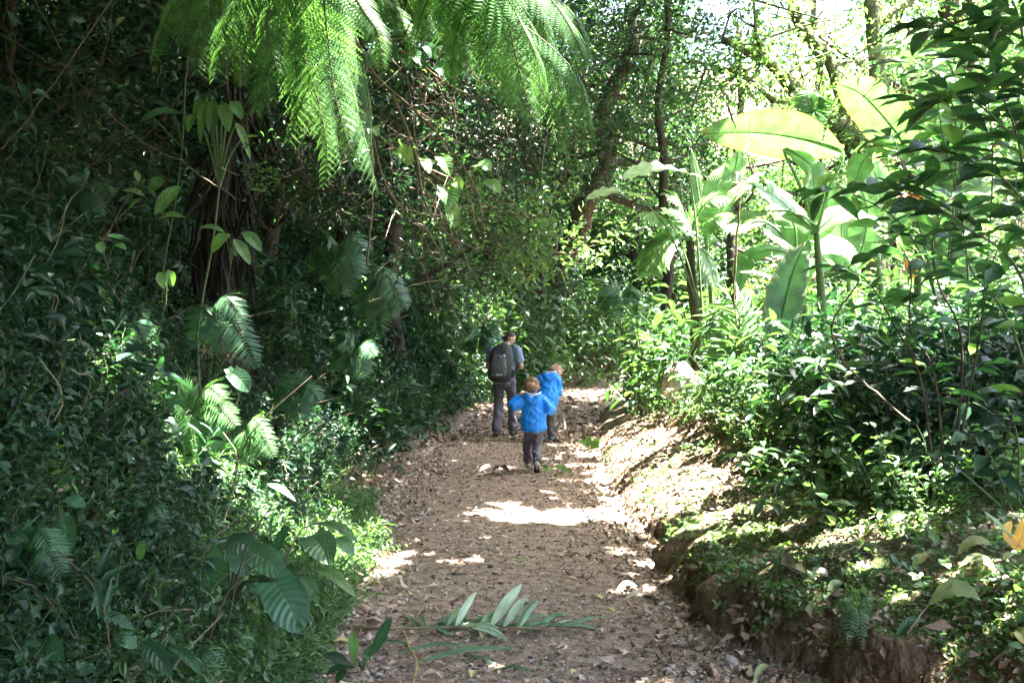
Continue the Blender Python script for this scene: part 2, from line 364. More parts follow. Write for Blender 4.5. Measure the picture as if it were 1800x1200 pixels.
sub((~m_path) & (cx < 0) | ((~m_path) & (eL >= 0)), 'hillside', BANK)
BANKR = BANK.copy(); BANKR.name = 'mossy_bank_earth'; _n = BANKR.node_tree.nodes; _l = BANKR.node_tree.links
_pb = [q for q in _n if q.type == 'BSDF_PRINCIPLED'][0]; _src = _pb.inputs['Base Color'].links[0].from_socket
_ns = _n.new('ShaderNodeTexNoise'); _ns.inputs['Scale'].default_value = 3.2; _ns.inputs['Detail'].default_value = 9; _ns.inputs['Roughness'].default_value = .75
_tc = _n.new('ShaderNodeTexCoord'); _l.new(_tc.outputs['Object'], _ns.inputs['Vector'])
_ge = _n.new('ShaderNodeNewGeometry'); _sx = _n.new('ShaderNodeSeparateXYZ'); _l.new(_ge.outputs['Normal'], _sx.inputs[0])
_m1 = _n.new('ShaderNodeMath'); _m1.operation = 'MULTIPLY'; _l.new(_ns.outputs[0], _m1.inputs[0]); _l.new(_sx.outputs[2], _m1.inputs[1])
_mr = _n.new('ShaderNodeMapRange'); _mr.inputs[1].default_value = .40; _mr.inputs[2].default_value = .50; _l.new(_m1.outputs[0], _mr.inputs[0])
_so = _n.new('ShaderNodeSeparateXYZ'); _l.new(_tc.outputs['Object'], _so.inputs[0])
_my = _n.new('ShaderNodeMapRange'); _my.inputs[1].default_value = 8.0; _my.inputs[2].default_value = 10.5; _my.inputs[3].default_value = 1; _my.inputs[4].default_value = .15; _l.new(_so.outputs[1], _my.inputs[0])
_m3 = _n.new('ShaderNodeMath'); _m3.operation = 'MULTIPLY'; _l.new(_mr.outputs[0], _m3.inputs[0]); _l.new(_my.outputs[0], _m3.inputs[1]); _mr = _m3
_mx = _n.new('ShaderNodeMix'); _mx.data_type = 'RGBA'; _mx.inputs[7].default_value = (.065, .10, .025, 1); _l.new(_mr.outputs[0], _mx.inputs[0]); _l.new(_src, _mx.inputs[6]); _l.new(_mx.outputs[2], _pb.inputs['Base Color'])
sub((~m_path) & ~((cx < 0) | (eL >= 0)), 'ground', BANKR)

# ---------------------------------------------------------------- the light map: where the canopy lets the sun through
LIT = [(.38, 11.85, .3, .3, .7), # x, y, rx, ry, amount  (on the ground, z about 0.3)
    (0.05, 8.75, .48, .36, 1), (.7, 8.9, .25, .35, .7), (1.9, 11.2, .8, 2.6, 1), (1.45, 9.0, .45, 1.3, 1), (2.9, 12.5, 2.0, 4.2, 1), (4.2, 14.5, 2.4, 5, 1), (1.6, 15.5, 1.1, 2.5, .35),
    (2.3, 5.5, .8, .6, .6), (1.45, 6.6, .4, .7, .9), (1.5, 5.2, .25, .35, .7), (2.0, 4.1, .5, .3, .45), (2.6, 3.9, .5, .3, .5), (2.9, 4.9, .25, .25, .6), (1.9, 4.5, .16, .25, .7), (3.0, 7.0, .5, .4, .35),
    
    (-1.95, 9.8, .5, 1.3, .75), (-2.3, 6.4, .95, .6, 1), (-1.5, 6.8, .85, .75, .95),
    (7.0, 22, 2.8, 5.0, .9), (7.5, 18, 3.8, 6, 1), (3.0, 29.5, 2.2, 3, .75), (-1.0, 24, 1.5, 3, .35), (2.5, 38, 5, 4, .7), (.35, 13, .9, 2.6, .12), (-1.34, 7.85, .14, .14, 1), (-3, 16, 1.2, 2, .3), (11, 29, 5, 8, .9)]
def lit(x, y, z, mg=0.0):
    gx = x - SUN[0] / SUN[2] * (z - .3); gy = y - SUN[1] / SUN[2] * (z - .3)
    gx = gx + 0.18 * vn(x, y, .5, 30); gy = gy + 0.18 * vn(x, y, .5, 31)
    o = np.zeros_like(gx)
    for a, b, rx, ry, k in LIT:
        d = np.sqrt(((gx - a) / (rx + mg)) ** 2 + ((gy - b) / (ry + mg)) ** 2)
        o = np.maximum(o, k * np.clip((1.18 - d) / .3, 0, 1))
    return o

rg = np.random.default_rng(5)
# ---------------------------------------------------------------- leaf litter, gravel and fallen scraps (uncountable)
def litter(n, xr, yr, size, name, cond, mats=LITTER, tip=.5, lift=.012, T=None, rr=(0, .85)):
    x = rg.uniform(*xr, n); y = yr[0] + (yr[1] - yr[0]) * rg.random(n) ** 1.6
    m = cond(x, y); x, y = x[m], y[m]; n = len(x)
    z = H(x, y); nn = Hn(x, y, .06)
    a = rg.uniform(0, 2 * PI, n); d = np.stack([np.cos(a), np.sin(a), rg.normal(0, .22, n)], -1)
    up = nrm(nn + rg.normal(0, tip, (n, 3)) * .6)
    d = nrm(d - up * np.sum(d * up, -1, keepdims=True))
    S = size * np.minimum(rg.lognormal(0, .42, n), 1.8) * (1 + np.maximum(y - 9, 0) * .03)
    s = inst(T or T_LIT, frames(d, up), np.stack([x, y, z + lift + .006 * rg.random(n)], -1), rg.uniform(rr[0], rr[1], n), S)
    return s
T_LIT = leafT(.55, 2, .35, .25, .45, .15)
T_LIT2 = leafT(.8, 2, -.3, -.3, .5, .5)
on_path = lambda x, y: (edges(x, y)[0] < .2) & (edges(x, y)[1] < .05) & (np.abs(x) < .55 * y + .5)
near_edge = lambda x, y: on_path(x, y) & ((np.abs(path_info(x, y)[0]) > .55 + .35 * rg.random(len(x))))
s = litter(24000, (-1.6, 1.7), (3.6, 17), .017, '', on_path)
s.add(*[np.concatenate(v) if 0 else v[0] for v in (lambda q: (q.V, q.F, q.U, q.R))(litter(9000, (-1.6, 1.7), (3.6, 17), .034, '', near_edge, T=T_LIT2).cat())])
s.add(*[v[0] for v in (lambda q: (q.V, q.F, q.U, q.R))(litter(2400, (-1.6, 1.9), (3.6, 15), .05, '', lambda x, y: on_path(x, y) & (np.abs(path_info(x, y)[0]) > 1.1 * rg.random(len(x))), rr=(.3, .95)).cat())])
s.add(*[v[0] for v in (lambda q: (q.V, q.F, q.U, q.R))(litter(7000, (-2.5, 7), (15, 34), .07, '', on_path).cat())])
tag(s.build('leaf_litter', LITTER), 'brown leaf litter strewn all over the trail', kind='stuff')
onbank = lambda x, y: (edges(x, y)[1] > .02) & (edges(x, y)[1] < 2.6)
s = litter(15000, (.9, 4.5), (3.2, 15), .032, '', onbank)
s.add(*[v[0] for v in (lambda q: (q.V, q.F, q.U, q.R))(litter(260, (.9, 4.5), (3.2, 11), .085, '', onbank, rr=(.2, .95)).cat())])
s.add(*[v[0] for v in (lambda q: (q.V, q.F, q.U, q.R))(litter(5000, (.9, 3.6), (7.5, 14), .04, '', onbank).cat())])
tag(s.build('bank_leaf_litter', LITTER), 'dead leaves lying over the right hand bank', kind='stuff')
# pebbles
def rockT(seed, sub=1):
    r = np.random.default_rng(seed)
    nu, nv = 8, 6; V = []
    for i in range(nv + 1):
        th = PI * (i + .02) / (nv + .04)
        for j in range(nu): V.append([math.sin(th) * math.cos(2 * PI * j / nu), math.sin(th) * math.sin(2 * PI * j / nu), math.cos(th)])
    V = np.array(V); V = V * (1 + .22 * vn(V[:, 0] * 1 + seed, V[:, 1] + V[:, 2] * 1.7, .6, seed)[:, None] * 2)
    for k in range(5):  # facets
        n = nrm(r.normal(size=3)); d = V @ n; lim = .62 + .2 * r.random(); V = V - np.maximum(d - lim, 0)[:, None] * n * .9
    V *= [.5, .5 * r.uniform(.6, .9), .5 * r.uniform(.4, .7)]
    Fc = []
    for i in range(nv):
        for j in range(nu): Fc.append([i * nu + j, (i + 1) * nu + j, (i + 1) * nu + (j + 1) % nu, i * nu + (j + 1) % nu])
    return V, np.array(Fc), np.zeros((len(V), 2))
ps = Soup()
for k in range(4):
    q = litter(1500, (-1.6, 1.7), (3.6, 16), .028, '', on_path if k < 2 else near_edge, tip=.3, lift=.0, T=rockT(k), rr=(0, 1)).cat()
    ps.add(q.V[0], q.F[0], q.U[0], q.R[0])
tag(ps.build('gravel', STONE), 'small grey and brown gravel scattered on the trail', kind='stuff')

# ---------------------------------------------------------------- sprig prototypes for the green masses
def sprig(seed, n=10, h=.3, T=T_SM, size=.06, spread=.5, up=.3, stem_r=.003, rr=(0, 1), opp=False, whorl=False, sides=3):
    """a leafy shoot along +Z: returns (leaf soup, stem soup) as template arrays"""
    r = np.random.default_rng(seed)
    lean = r.normal(0, .25, 2); k = 6
    t = np.linspace(0, 1, k); pts = np.stack([lean[0] * h * t ** 1.6 + .02 * np.sin(t * 5 + seed), lean[1] * h * t ** 1.6, h * t], -1)
    s = Soup(); tube(pts, np.linspace(stem_r, stem_r * .5, k), sides, s, R=.5, mi=1, cap=False)
    tt = r.uniform(.15, 1, n); 
    if whorl: tt = 1 - r.random(n) * .12
    pos = np.stack([np.interp(tt, t, pts[:, i]) for i in range(3)], -1)
    a = (np.arange(n) * 2.4 + r.normal(0, .4, n)); el = r.normal(up, .3, n)
    d = np.stack([np.cos(a) * np.cos(el), np.sin(a) * np.cos(el), np.sin(el)], -1)
    pos = pos + d * (spread * size * r.random(n))[:, None]
    upv = nrm(np.array([0, 0, 1.]) + r.normal(0, .35, (n, 3)))
    inst(T, frames(d, upv), pos, r.uniform(*rr, n), size * r.uniform(.6, 1.25, n), s)
    s.cat(); return s.V[0], s.F[0], s.U[0], s.R[0], s.M[0]
def scatter(protos, x, y, z, sc, rnd, name, mats, up=None, lean=.35, down=None):
    """merge rotated copies of sprig prototypes into one mesh"""
    s = Soup(); N = len(x); which = rg.integers(0, len(protos), N)
    n = up if up is not None else np.tile([0, 0, 1.], (N, 1))
    ax = nrm(n + rg.normal(0, lean, (N, 3))); a = rg.uniform(0, 2 * PI, N)
    xx = np.stack([np.cos(a), np.sin(a), 0 * a], -1); Mx = frames(xx - ax * np.sum(xx * ax, -1, keepdims=True), ax)
    for k, (V, Fc, U, R, M) in enumerate(protos):
        i = np.where(which == k)[0]
        if not len(i): continue
        W = np.einsum('nij,kj->nki', Mx[i] * sc[i][:, None, None], V) + np.stack([x[i], y[i], z[i]], -1)[:, None]
        FF = Fc[None] + (np.arange(len(i)) * len(V))[:, None, None]
        RR = np.clip(R[None] * .55 + rnd[i][:, None] * .45, 0, 1)
        s.V.append(W.reshape(-1, 3)); s.F.append(FF.reshape(-1, 4) + s.n); s.U.append(np.tile(U, (len(i), 1))); s.R.append(RR.ravel()); s.M.append(np.tile(M, len(i))); s.n += W.shape[0] * W.shape[1]
    return s.build(name, mats)
PR_SM = [sprig(i, 11, .20, T_SM, .045, .6, .25) for i in range(5)] + [sprig(9 + i, 12, .24, T_ROUND, .042, .8, .3) for i in range(3)]
PR_MD = [sprig(20 + i, 10, .38, T_MD, .105, .4, .2, .004) for i in range(5)] + [sprig(40 + i, 9, .34, T_LANCE, .15, .2, .5, .003) for i in range(2)]
PR_BG = [sprig(30 + i, 9, .6, T_MD, .19, .4, .1, .006) for i in range(4)]
PR_FR = [sprig(50 + i, 22, 1.0, T_SM, .20, 1.6, .1, .01) for i in range(6)]
CLEAR = [(1200, 645, 42), (405, 1030, 95), (560, 975, 45), (590, 960, 50), (590, 1030, 40), (340, 770, 75), (290, 735, 50), (385, 810, 40), (450, 790, 40), (395, 600, 60), (110, 900, 50), (60, 1150, 60), (265, 1160, 50), (330, 1170, 40), (185, 985, 30), (270, 350, 50), (405, 430, 50), (290, 500, 28), (270, 710, 28), (425, 675, 30), (430, 860, 35), (100, 630, 45), (180, 430, 35), (845, 600, 22), (50, 990, 45), (600, 480, 40), (680, 510, 45), (455, 310, 40), (380, 220, 60)]
def cleared(x, y):
    z = H(x, y) + .15; px = 900 + F * x / y; py = 600 - F * (z - CAMZ) / y; k = np.ones(len(x), bool)
    for a, b, r in CLEAR: k &= ((px - a) ** 2 + ((py - b) * .9) ** 2) > (r * 1.0) ** 2
    return k
inview = lambda x, y, mgn=.7: (np.abs(x) < .53 * y + mgn)
def sample(n, xr, yr, cond, pw=1.5, clr=True):
    x = rg.uniform(*xr, n); y = yr[0] + (yr[1] - yr[0]) * rg.random(n) ** pw
    m = inview(x, y) & cond(x, y) & (cleared(x, y) if clr else True); return x[m], y[m]
PR_GC = [sprig(80 + i, 12, .11, T_ROUND, .028, 1.0, .35, .0015) for i in range(4)] + [sprig(86 + i, 14, .14, T_SM, .026, 1.0, .4, .0015) for i in range(3)] + [sprig(90 + i, 16, .16, T_LANCE, .045, .6, .7, .0015) for i in range(2)]
# left hillside, three distance bands
def mass(n, xr, yr, cond, protos, sc, hz, name, mats, label, pw=1.4, tilt=.8):
    x, y = sample(n, xr, yr, cond, pw, name != 'ground_cover'); N = len(x)
    nn = Hn(x, y, .3); up = nrm(np.array([0, 0, 1.]) + nn * tilt)
    o = scatter(protos, x, y, H(x, y) + hz * rg.random(N) ** 1.5 - .02, sc * rg.uniform(.6, 1.5, N) * (np.clip(.5 + .45 * np.abs(path_info(x, y)[0]) - .45, .45, 1) if name == 'low_undergrowth' else 1), rg.random(N) * (.6 + .8 * (vn(x, y, .7, 40) + .3)).clip(0, 1), name, mats, up)
    return tag(o, label, kind='stuff')
eLf = lambda x, y: edges(x, y)[0]
eRf = lambda x, y: edges(x, y)[1]
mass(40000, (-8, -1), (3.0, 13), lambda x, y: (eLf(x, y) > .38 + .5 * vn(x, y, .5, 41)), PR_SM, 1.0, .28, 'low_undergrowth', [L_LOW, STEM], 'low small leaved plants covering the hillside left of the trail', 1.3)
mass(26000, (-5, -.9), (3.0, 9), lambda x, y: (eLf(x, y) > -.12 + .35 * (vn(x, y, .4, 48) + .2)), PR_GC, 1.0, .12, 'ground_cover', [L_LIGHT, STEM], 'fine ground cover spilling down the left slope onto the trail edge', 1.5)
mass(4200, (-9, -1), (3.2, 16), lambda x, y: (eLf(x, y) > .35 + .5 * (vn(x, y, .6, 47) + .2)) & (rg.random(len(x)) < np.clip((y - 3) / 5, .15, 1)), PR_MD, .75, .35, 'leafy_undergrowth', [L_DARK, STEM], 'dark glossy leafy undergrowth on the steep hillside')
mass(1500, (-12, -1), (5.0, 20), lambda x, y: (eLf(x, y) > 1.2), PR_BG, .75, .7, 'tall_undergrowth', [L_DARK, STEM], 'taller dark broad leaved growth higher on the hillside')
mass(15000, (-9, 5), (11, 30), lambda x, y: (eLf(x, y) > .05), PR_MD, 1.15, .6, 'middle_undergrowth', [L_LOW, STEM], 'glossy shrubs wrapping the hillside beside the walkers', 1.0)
mass(22000, (-13, 13), (20, 42), lambda x, y: (eLf(x, y) > .0), PR_BG, 1.1, 2.4, 'far_undergrowth', [L_FAR, STEM], 'green wall of undergrowth behind the bend of the trail', .9)
# right bank
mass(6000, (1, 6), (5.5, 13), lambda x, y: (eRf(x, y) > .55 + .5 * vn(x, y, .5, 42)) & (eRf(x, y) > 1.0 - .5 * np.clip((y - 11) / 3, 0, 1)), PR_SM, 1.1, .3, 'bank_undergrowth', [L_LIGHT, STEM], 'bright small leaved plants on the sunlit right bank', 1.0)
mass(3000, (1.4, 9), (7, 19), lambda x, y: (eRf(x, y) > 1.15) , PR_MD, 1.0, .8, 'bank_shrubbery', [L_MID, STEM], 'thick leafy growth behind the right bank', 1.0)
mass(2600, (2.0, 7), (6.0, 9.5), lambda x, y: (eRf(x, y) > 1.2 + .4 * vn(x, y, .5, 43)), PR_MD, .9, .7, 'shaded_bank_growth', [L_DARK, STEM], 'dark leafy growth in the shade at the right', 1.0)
mass(9000, (1.5, 22), (13, 34), lambda x, y: (eRf(x, y) > .5), PR_BG, .9, 1.2, 'far_bank_growth', [L_FAR, STEM], 'sunlit undergrowth beyond the right bank', 1.0)
# moss and seedlings on the bank top
q = litter(90000, (1.0, 3.4), (3.4, 12), .020, '', lambda x, y: (eRf(x, y) > .02) & (eRf(x, y) < 1.8) & (vn(x, y, .45, 44) + .6 * vn(x, y, .13, 45) > -.12 + .16 * eRf(x, y) + np.clip((y - 7.8) / 3, 0, 1)), tip=1.0, lift=.006, T=T_ROUND, rr=(0, 1))
tag(q.build('moss', MOSS), 'yellow green moss and tiny creepers along the bank top', kind='stuff')
x, y = sample(2600, (1.0, 3.6), (3.3, 12), lambda x, y: (eRf(x, y) > .03) & (vn(x, y, .5, 46) > -.02 + .3 * np.clip((y - 8) / 2, 0, 1)))
tag(scatter([sprig(70 + i, 7, .06, T_ROUND, .03, .8, .3, .0015) for i in range(4)], x, y, H(x, y), rg.uniform(.6, 1.6, len(x)), rg.random(len(x)), 'bank_creepers', [L_LIGHT, STEM]), 'tiny round leaved creepers on the mossy bank', kind='stuff')

# yellowed and dead leaves caught in the left growth, and bare stems rising through it
lh = lambda x, y: (eLf(x, y) > .1) & inview(x, y)
q = litter(900, (-6, -1), (3.4, 12), .06, '', lh, lift=.20, tip=1.2, rr=(.3, 1))
tag(q.build('caught_dead_leaves', LITTER), 'yellowed and dead leaves caught in the left hillside growth', kind='stuff')
x, y = sample(420, (-7, -1), (3.6, 13), lambda x, y: eLf(x, y) > .3, 1.3, False); s = Soup(); r_ = np.random.default_rng(99)
for a, b in zip(x, y):
    g = np.array([a, b, float(H(a, b))]); L = r_.uniform(.35, 1.0); d = nrm(np.array([r_.normal(.25, .4), r_.normal(0, .4), 1.0])); e = g + d * L + [r_.normal(.05, .15), 0, -r_.random() * .25 * L]
    tube(spline([g, g + d * L * .6 + r_.normal(0, .04, 3), e], 7), np.linspace(.004, .0015, 7) * (1 + b / 12), 4, s, r_.random())
tag(s.build('bare_stems', TWIG), 'thin bare stems rising through the left hillside growth', kind='stuff')
# ---------------------------------------------------------------- trees
def grow(trunk, r0, r1, seed, nl=8, llen=2.0, t0=.4, rise=.35, sub=4, twig=.5, bias=(0, 0, 0), thick=.45, sides=8):
    """trunk + limbs; returns trunk soup and crown anchor points"""
    r = np.random.default_rng(seed); s = Soup(); p = spline(trunk, 18)
    p = p + np.stack([.4 * r0 * np.sin(np.arange(18) * 1.3 + seed), .4 * r0 * np.cos(np.arange(18) * 1.1), 0 * p[:, 0]], -1)
    rad = np.linspace(r0, r1, 18) * (1 + .08 * r.normal(size=18)); rad[0] *= 1.5; rad[1] *= 1.15
    tube(p, rad, sides, s); anchors = []
    for i in range(nl):
        t = t0 + (1 - t0) * (i + r.random()) / nl; q = np.array([np.interp(t, np.linspace(0, 1, 18), p[:, k]) for k in range(3)])
        a = i * 2.4 + r.normal(0, .5); ll = llen * r.uniform(.6, 1.2) * (1.15 - .45 * t)
        d = nrm(np.array([math.cos(a), math.sin(a), rise + r.normal(0, .2)]) + np.array(bias))
        m = q + d * ll * .5 + r.normal(0, .08 * ll, 3); e = q + d * ll + np.array([0, 0, .12 * ll]) + r.normal(0, .12 * ll, 3)
        lp = spline([q, m, e], 8); rr = np.interp(t, [0, 1], [r0, r1]) * thick
        tube(lp, np.linspace(rr, rr * .25, 8), 5, s); anchors += list(lp[3:])
        for j in range(sub):
            b = lp[r.integers(2, 8)]; d2 = nrm(d + r.normal(0, .8, 3)); e2 = b + d2 * ll * twig * r.uniform(.5, 1.1)
            tp = spline([b, (b + e2) / 2 + r.normal(0, .05 * ll, 3), e2], 5); tube(tp, np.linspace(rr * .35, rr * .12, 5), 4, s); anchors += list(tp[1:]) + [e2]
    return s, np.array(anchors)
def crown(anchors, n, size, seed, rad=.45, T=T_SM, droop=.0, clump=7, keep=None, flat=.7):
    r = np.random.default_rng(seed); nc = max(1, n // clump)
    c = anchors[r.integers(0, len(anchors), nc)] + r.normal(0, rad, (nc, 3)) * [1, 1, flat]
    p = np.repeat(c, clump, 0) + r.normal(0, size * .8, (nc * clump, 3)); N = len(p)
    if keep is not None:
        m = keep(p[:, 0], p[:, 1], p[:, 2]); p = p[m]; N = len(p)
    a = r.uniform(0, 2 * PI, N); el = r.normal(-.15 - droop, .45, N)
    d = np.stack([np.cos(a) * np.cos(el), np.sin(a) * np.cos(el), np.sin(el)], -1)
    rn = np.clip(r.random(N) * .6 + np.repeat(r.random(nc), clump)[:N] * .4, 0, 1)
    return inst(T, frames(d, nrm(np.array([0, 0, 1.]) + r.normal(0, .45, (N, 3)))), p, rn, size * r.uniform(.6, 1.3, N))
def tree(name, label, trunk, r0, r1, seed, n=3000, size=.14, cat='tree', bark=None, leaf=None, group=None, rad=.45, T=T_SM, keep=None, clump=7, flat=.7, droop=0, **kw):
    t = thing(name, trunk[0], label, cat, group)
    s, an = grow(trunk, r0, r1, seed, **kw)
    s.build('trunk', bark or BARK, t)
    if n: crown(an, n, size, seed + 1, rad, T, keep=keep, clump=clump, flat=flat, droop=droop).build('crown', leaf or L_FAR, t)
    return t
def on(px, py, Y): # a foot on the terrain under a given picture column
    x = (px - 900) / F * Y; return G(x, Y)
def dn(p, d=.2): return np.array([p[0], p[1], p[2] - d])
# centre: big dark leaning tree whose trunk shows at 1000-1080, 300-430
b = dn(on(985, 600, 34)); tree('forest_tree', 'dark thick trunk leaning right over the trail bend, full dark crown above', [b, P(995, 440, 34), P(1045, 340, 33), P(1075, 180, 32), P(1120, 10, 31)], 0.55, .2, 1, 13000, .14, leaf=L_DARK, nl=16, llen=3.6, t0=.5, rise=.15, sub=6, rad=.55, bias=(.25, -.1, 0), flat=.8)
b = dn(on(1165, 600, 21)); tree('forest_tree', 'tree with pale shiny leaves beside the open sky gap', [b, P(1172, 400, 21), P(1160, 200, 21), P(1180, -60, 21)], .13, .06, 2, 6500, .12, leaf=L_MID, nl=14, llen=2.0, t0=.35, rise=.2, sub=5, rad=.4)
b = dn(on(925, 600, 33)); tree('forest_tree', 'straight dark trunk behind the hanging fern fronds', [b, P(935, 400, 33), P(925, 200, 33), P(940, -50, 33)], .34, .2, 3, 4500, .18, leaf=L_DARK, nl=10, llen=3, t0=.55, sub=5)
b = dn(on(960, 600, 32)); tree('slender_tree', 'thin dark forked stem leaning between the two thick dark trunks', [b, P(950, 400, 32), P(985, 330, 32), P(1000, 230, 32)], .12, .05, 4, 900, .15, leaf=L_FAR, nl=7, llen=1.8)
b = dn(on(1008, 600, 37)); tree('slender_tree', 'pale orange brown stem lit beyond the leaning dark trunk', [b, P(1006, 420, 37), P(1010, 300, 37), P(1015, 150, 37)], .13, .08, 5, 1200, .18, bark=PALEBARK, nl=7, llen=2, t0=.6)
b = dn(on(1115, 600, 37)); tree('forest_tree', 'bushy mid green tree behind the bend below the leaning trunk', [b, P(1115, 500, 37), P(1120, 400, 37), P(1110, 320, 37)], .2, .08, 6, 4500, .2, leaf=L_FAR, nl=14, llen=2.6, t0=.1, sub=5, rad=.6)
b = dn(on(790, 600, 25)); tree('forest_tree', 'dark trunk rising through tangled branches left of centre', [b, P(790, 400, 25), P(765, 200, 25), P(780, -60, 25)], .22, .1, 7, 4200, .16, leaf=L_DARK, nl=12, llen=2.6, t0=.3, sub=5)
b = dn(on(700, 500, 19)); tree('forest_tree', 'shaded tree standing on the slope behind the fronds', [b, P(690, 300, 19), P(720, 100, 19), P(700, -80, 19)], .2, .1, 8, 4500, .15, leaf=L_DARK, nl=12, llen=2.4, t0=.1, sub=5)
# upper right: big mossy-limbed tree, crown full of sky gaps
def sky_gap(x, y, z):
    px = 900 + F * x / y; py = 600 - F * (z - CAMZ) / y
    g = np.exp(-(((px - 1250) / 42) ** 2 + ((py - 30) / 55) ** 2)) + np.exp(-(((px - 1345) / 75) ** 2 + ((py - 300) / 45) ** 2)) + .6 * np.exp(-(((px - 1600) / 30) ** 2 + ((py - 40) / 30) ** 2))
    return np.random.default_rng(3).random(len(x)) > g * 1.3
b = dn(on(1545, 600, 18)); t = thing('mossy_tree', b, 'big tree with thick mossy limbs reaching left across the bright upper sky', 'tree')
s = Soup(); anc = []
for ctrl, r0, r1 in [([b, P(1530, 350, 18), P(1500, 250, 18.2), P(1440, 200, 18)], .30, .17), ([P(1440, 200, 18), P(1390, 150, 17.8), P(1350, 110, 17.5), P(1270, 70, 17.3)], .17, .05),
                     ([P(1500, 250, 18.2), P(1465, 120, 18.5), P(1410, 50, 18.5), P(1380, -40, 18.6)], .16, .09), ([P(1400, 160, 17.8), P(1370, 180, 17.5), P(1300, 130, 17.2), P(1225, 110, 17)], .08, .02),
                     ([P(1530, 350, 18), P(1545, 200, 18), P(1535, 50, 18), P(1530, -80, 18)], .2, .12), ([P(1500, 250, 18.2), P(1450, 215, 18), P(1400, 215, 17.8), P(1340, 250, 17.5)], .10, .03),
                     ([P(1535, 50, 18), P(1600, 0, 18), P(1680, -60, 18)], .1, .05), ([P(1350, 110, 17.5), P(1330, 60, 17), P(1325, 0, 17)], .05, .02)]:
    p = spline(ctrl, 14); r_ = np.random.default_rng(int(r0 * 1000)); tube(p, np.linspace(r0, r1, 14) * (1 + .12 * r_.normal(size=14)), 8, s); anc += list(p[4:])
    for k in range(9):
        q = p[r_.integers(3, 14)]; e = q + nrm(r_.normal(0, 1, 3) + [0, 0, .1]) * r_.uniform(.5, 1.6); tp = spline([q, (q + e) / 2 + r_.normal(0, .1, 3), e], 5)
        tube(tp, np.linspace(.028, .008, 5), 4, s); anc += list(tp)
s.build('trunk', MOSSBARK, t)
crown(np.array(anc), 5600, .11, 17, .42, keep=sky_gap, clump=8).build('crown', L_LIGHT, t)
mo = crown(np.array(anc[:]), 2500, .07, 18, .07, T=T_LANCE, clump=5, droop=.8, keep=sky_gap); mo.build('epiphytes', MOSS, t)
b = dn(on(1700, 600, 21)); tree('forest_tree', 'tall tree crown in the top right corner behind the shrub', [b, P(1700, 300, 21), P(1680, 0, 21), P(1700, -150, 21)], .3, .15, 9, 6000, .16, leaf=L_MID, nl=16, llen=3.2, t0=.2, sub=6, rad=.6, keep=sky_gap)
b = dn(on(1420, 600, 27)); tree('forest_tree', 'sunlit pale tree behind the banana leaves', [b, P(1420, 400, 27), P(1440, 200, 27), P(1430, 0, 27)], .2, .08, 10, 1600, .17, leaf=L_LIGHT, nl=16, llen=2.6, t0=.2, sub=5, rad=.6, keep=sky_gap)
b = dn(on(1290, 600, 29)); tree('forest_tree', 'lacy tree crown standing against the white sky at top centre right', [b, P(1290, 400, 29), P(1300, 200, 29), P(1295, 40, 29)], .18, .06, 11, 2400, .17, leaf=L_FAR, nl=16, llen=2.4, t0=.25, sub=5, rad=.6, keep=sky_gap)
b = dn(on(1570, 600, 25)); tree('forest_tree', 'bright bushy tree right of the mossy limbs', [b, P(1580, 400, 25), P(1590, 200, 25), P(1600, 40, 25)], .2, .08, 12, 5000, .17, leaf=L_LIGHT, nl=16, llen=2.8, t0=.15, sub=5, rad=.6, keep=sky_gap)
# left: understory trees on the dark slope
for k, (px, Y, top, h2, n, lab) in enumerate([(30, 10.5, -60, .07, 2600, 'thin dark tree at the left border under heavy shade'), (130, 12, -60, .10, 3200, 'dark understory tree on the upper left slope'),
        (250, 14, -60, .13, 3800, 'deeply shaded tree behind the horizontal pale leaf'), (350, 15, -60, .16, 4200, 'tree lost in shade behind the drooping strap leaves'),
        (470, 17, -60, .14, 4200, 'shaded tree behind the bright left fern fronds'), (590, 20, -60, .15, 4500, 'dark tree filling the gap under the left fronds')]):
    x = (px - 900) / F * Y; b = G(x, Y) - [0, 0, .2]
    tree('understory_tree', lab, [b, P(px + 14, 260, Y), P(px - 16, 80, Y), P(px + 8, top, Y)], h2, h2 * .5, 30 + k, n, .10 + .004 * Y, leaf=L_DARK, nl=14, llen=.12 * Y + .5, t0=.02, sub=5, rad=.4)

# distant forest mass
n = 9000; y = rg.uniform(36, 58, n); x = rg.uniform(-.62, .62, n) * y; px = 900 + F * x / y
topz = CAMZ + (600 - np.interp(px, [-200, 1120, 1180, 1240, 1480, 1560, 2000], [-150, -150, 60, 330, 330, 120, -100])) / F * y
z0 = np.maximum(H(x, y), 0); z = z0 + (topz - z0) * rg.random(n) ** .9
tag(scatter(PR_FR, x, y, z, rg.uniform(1.0, 2.0, n), rg.random(n) * (.5 + (vn(x, z, 4, 50) + .3)).clip(0, 1), 'distant_forest', [L_FAR, BARK], lean=.9), 'hazy mass of far forest closing the view', kind='stuff')

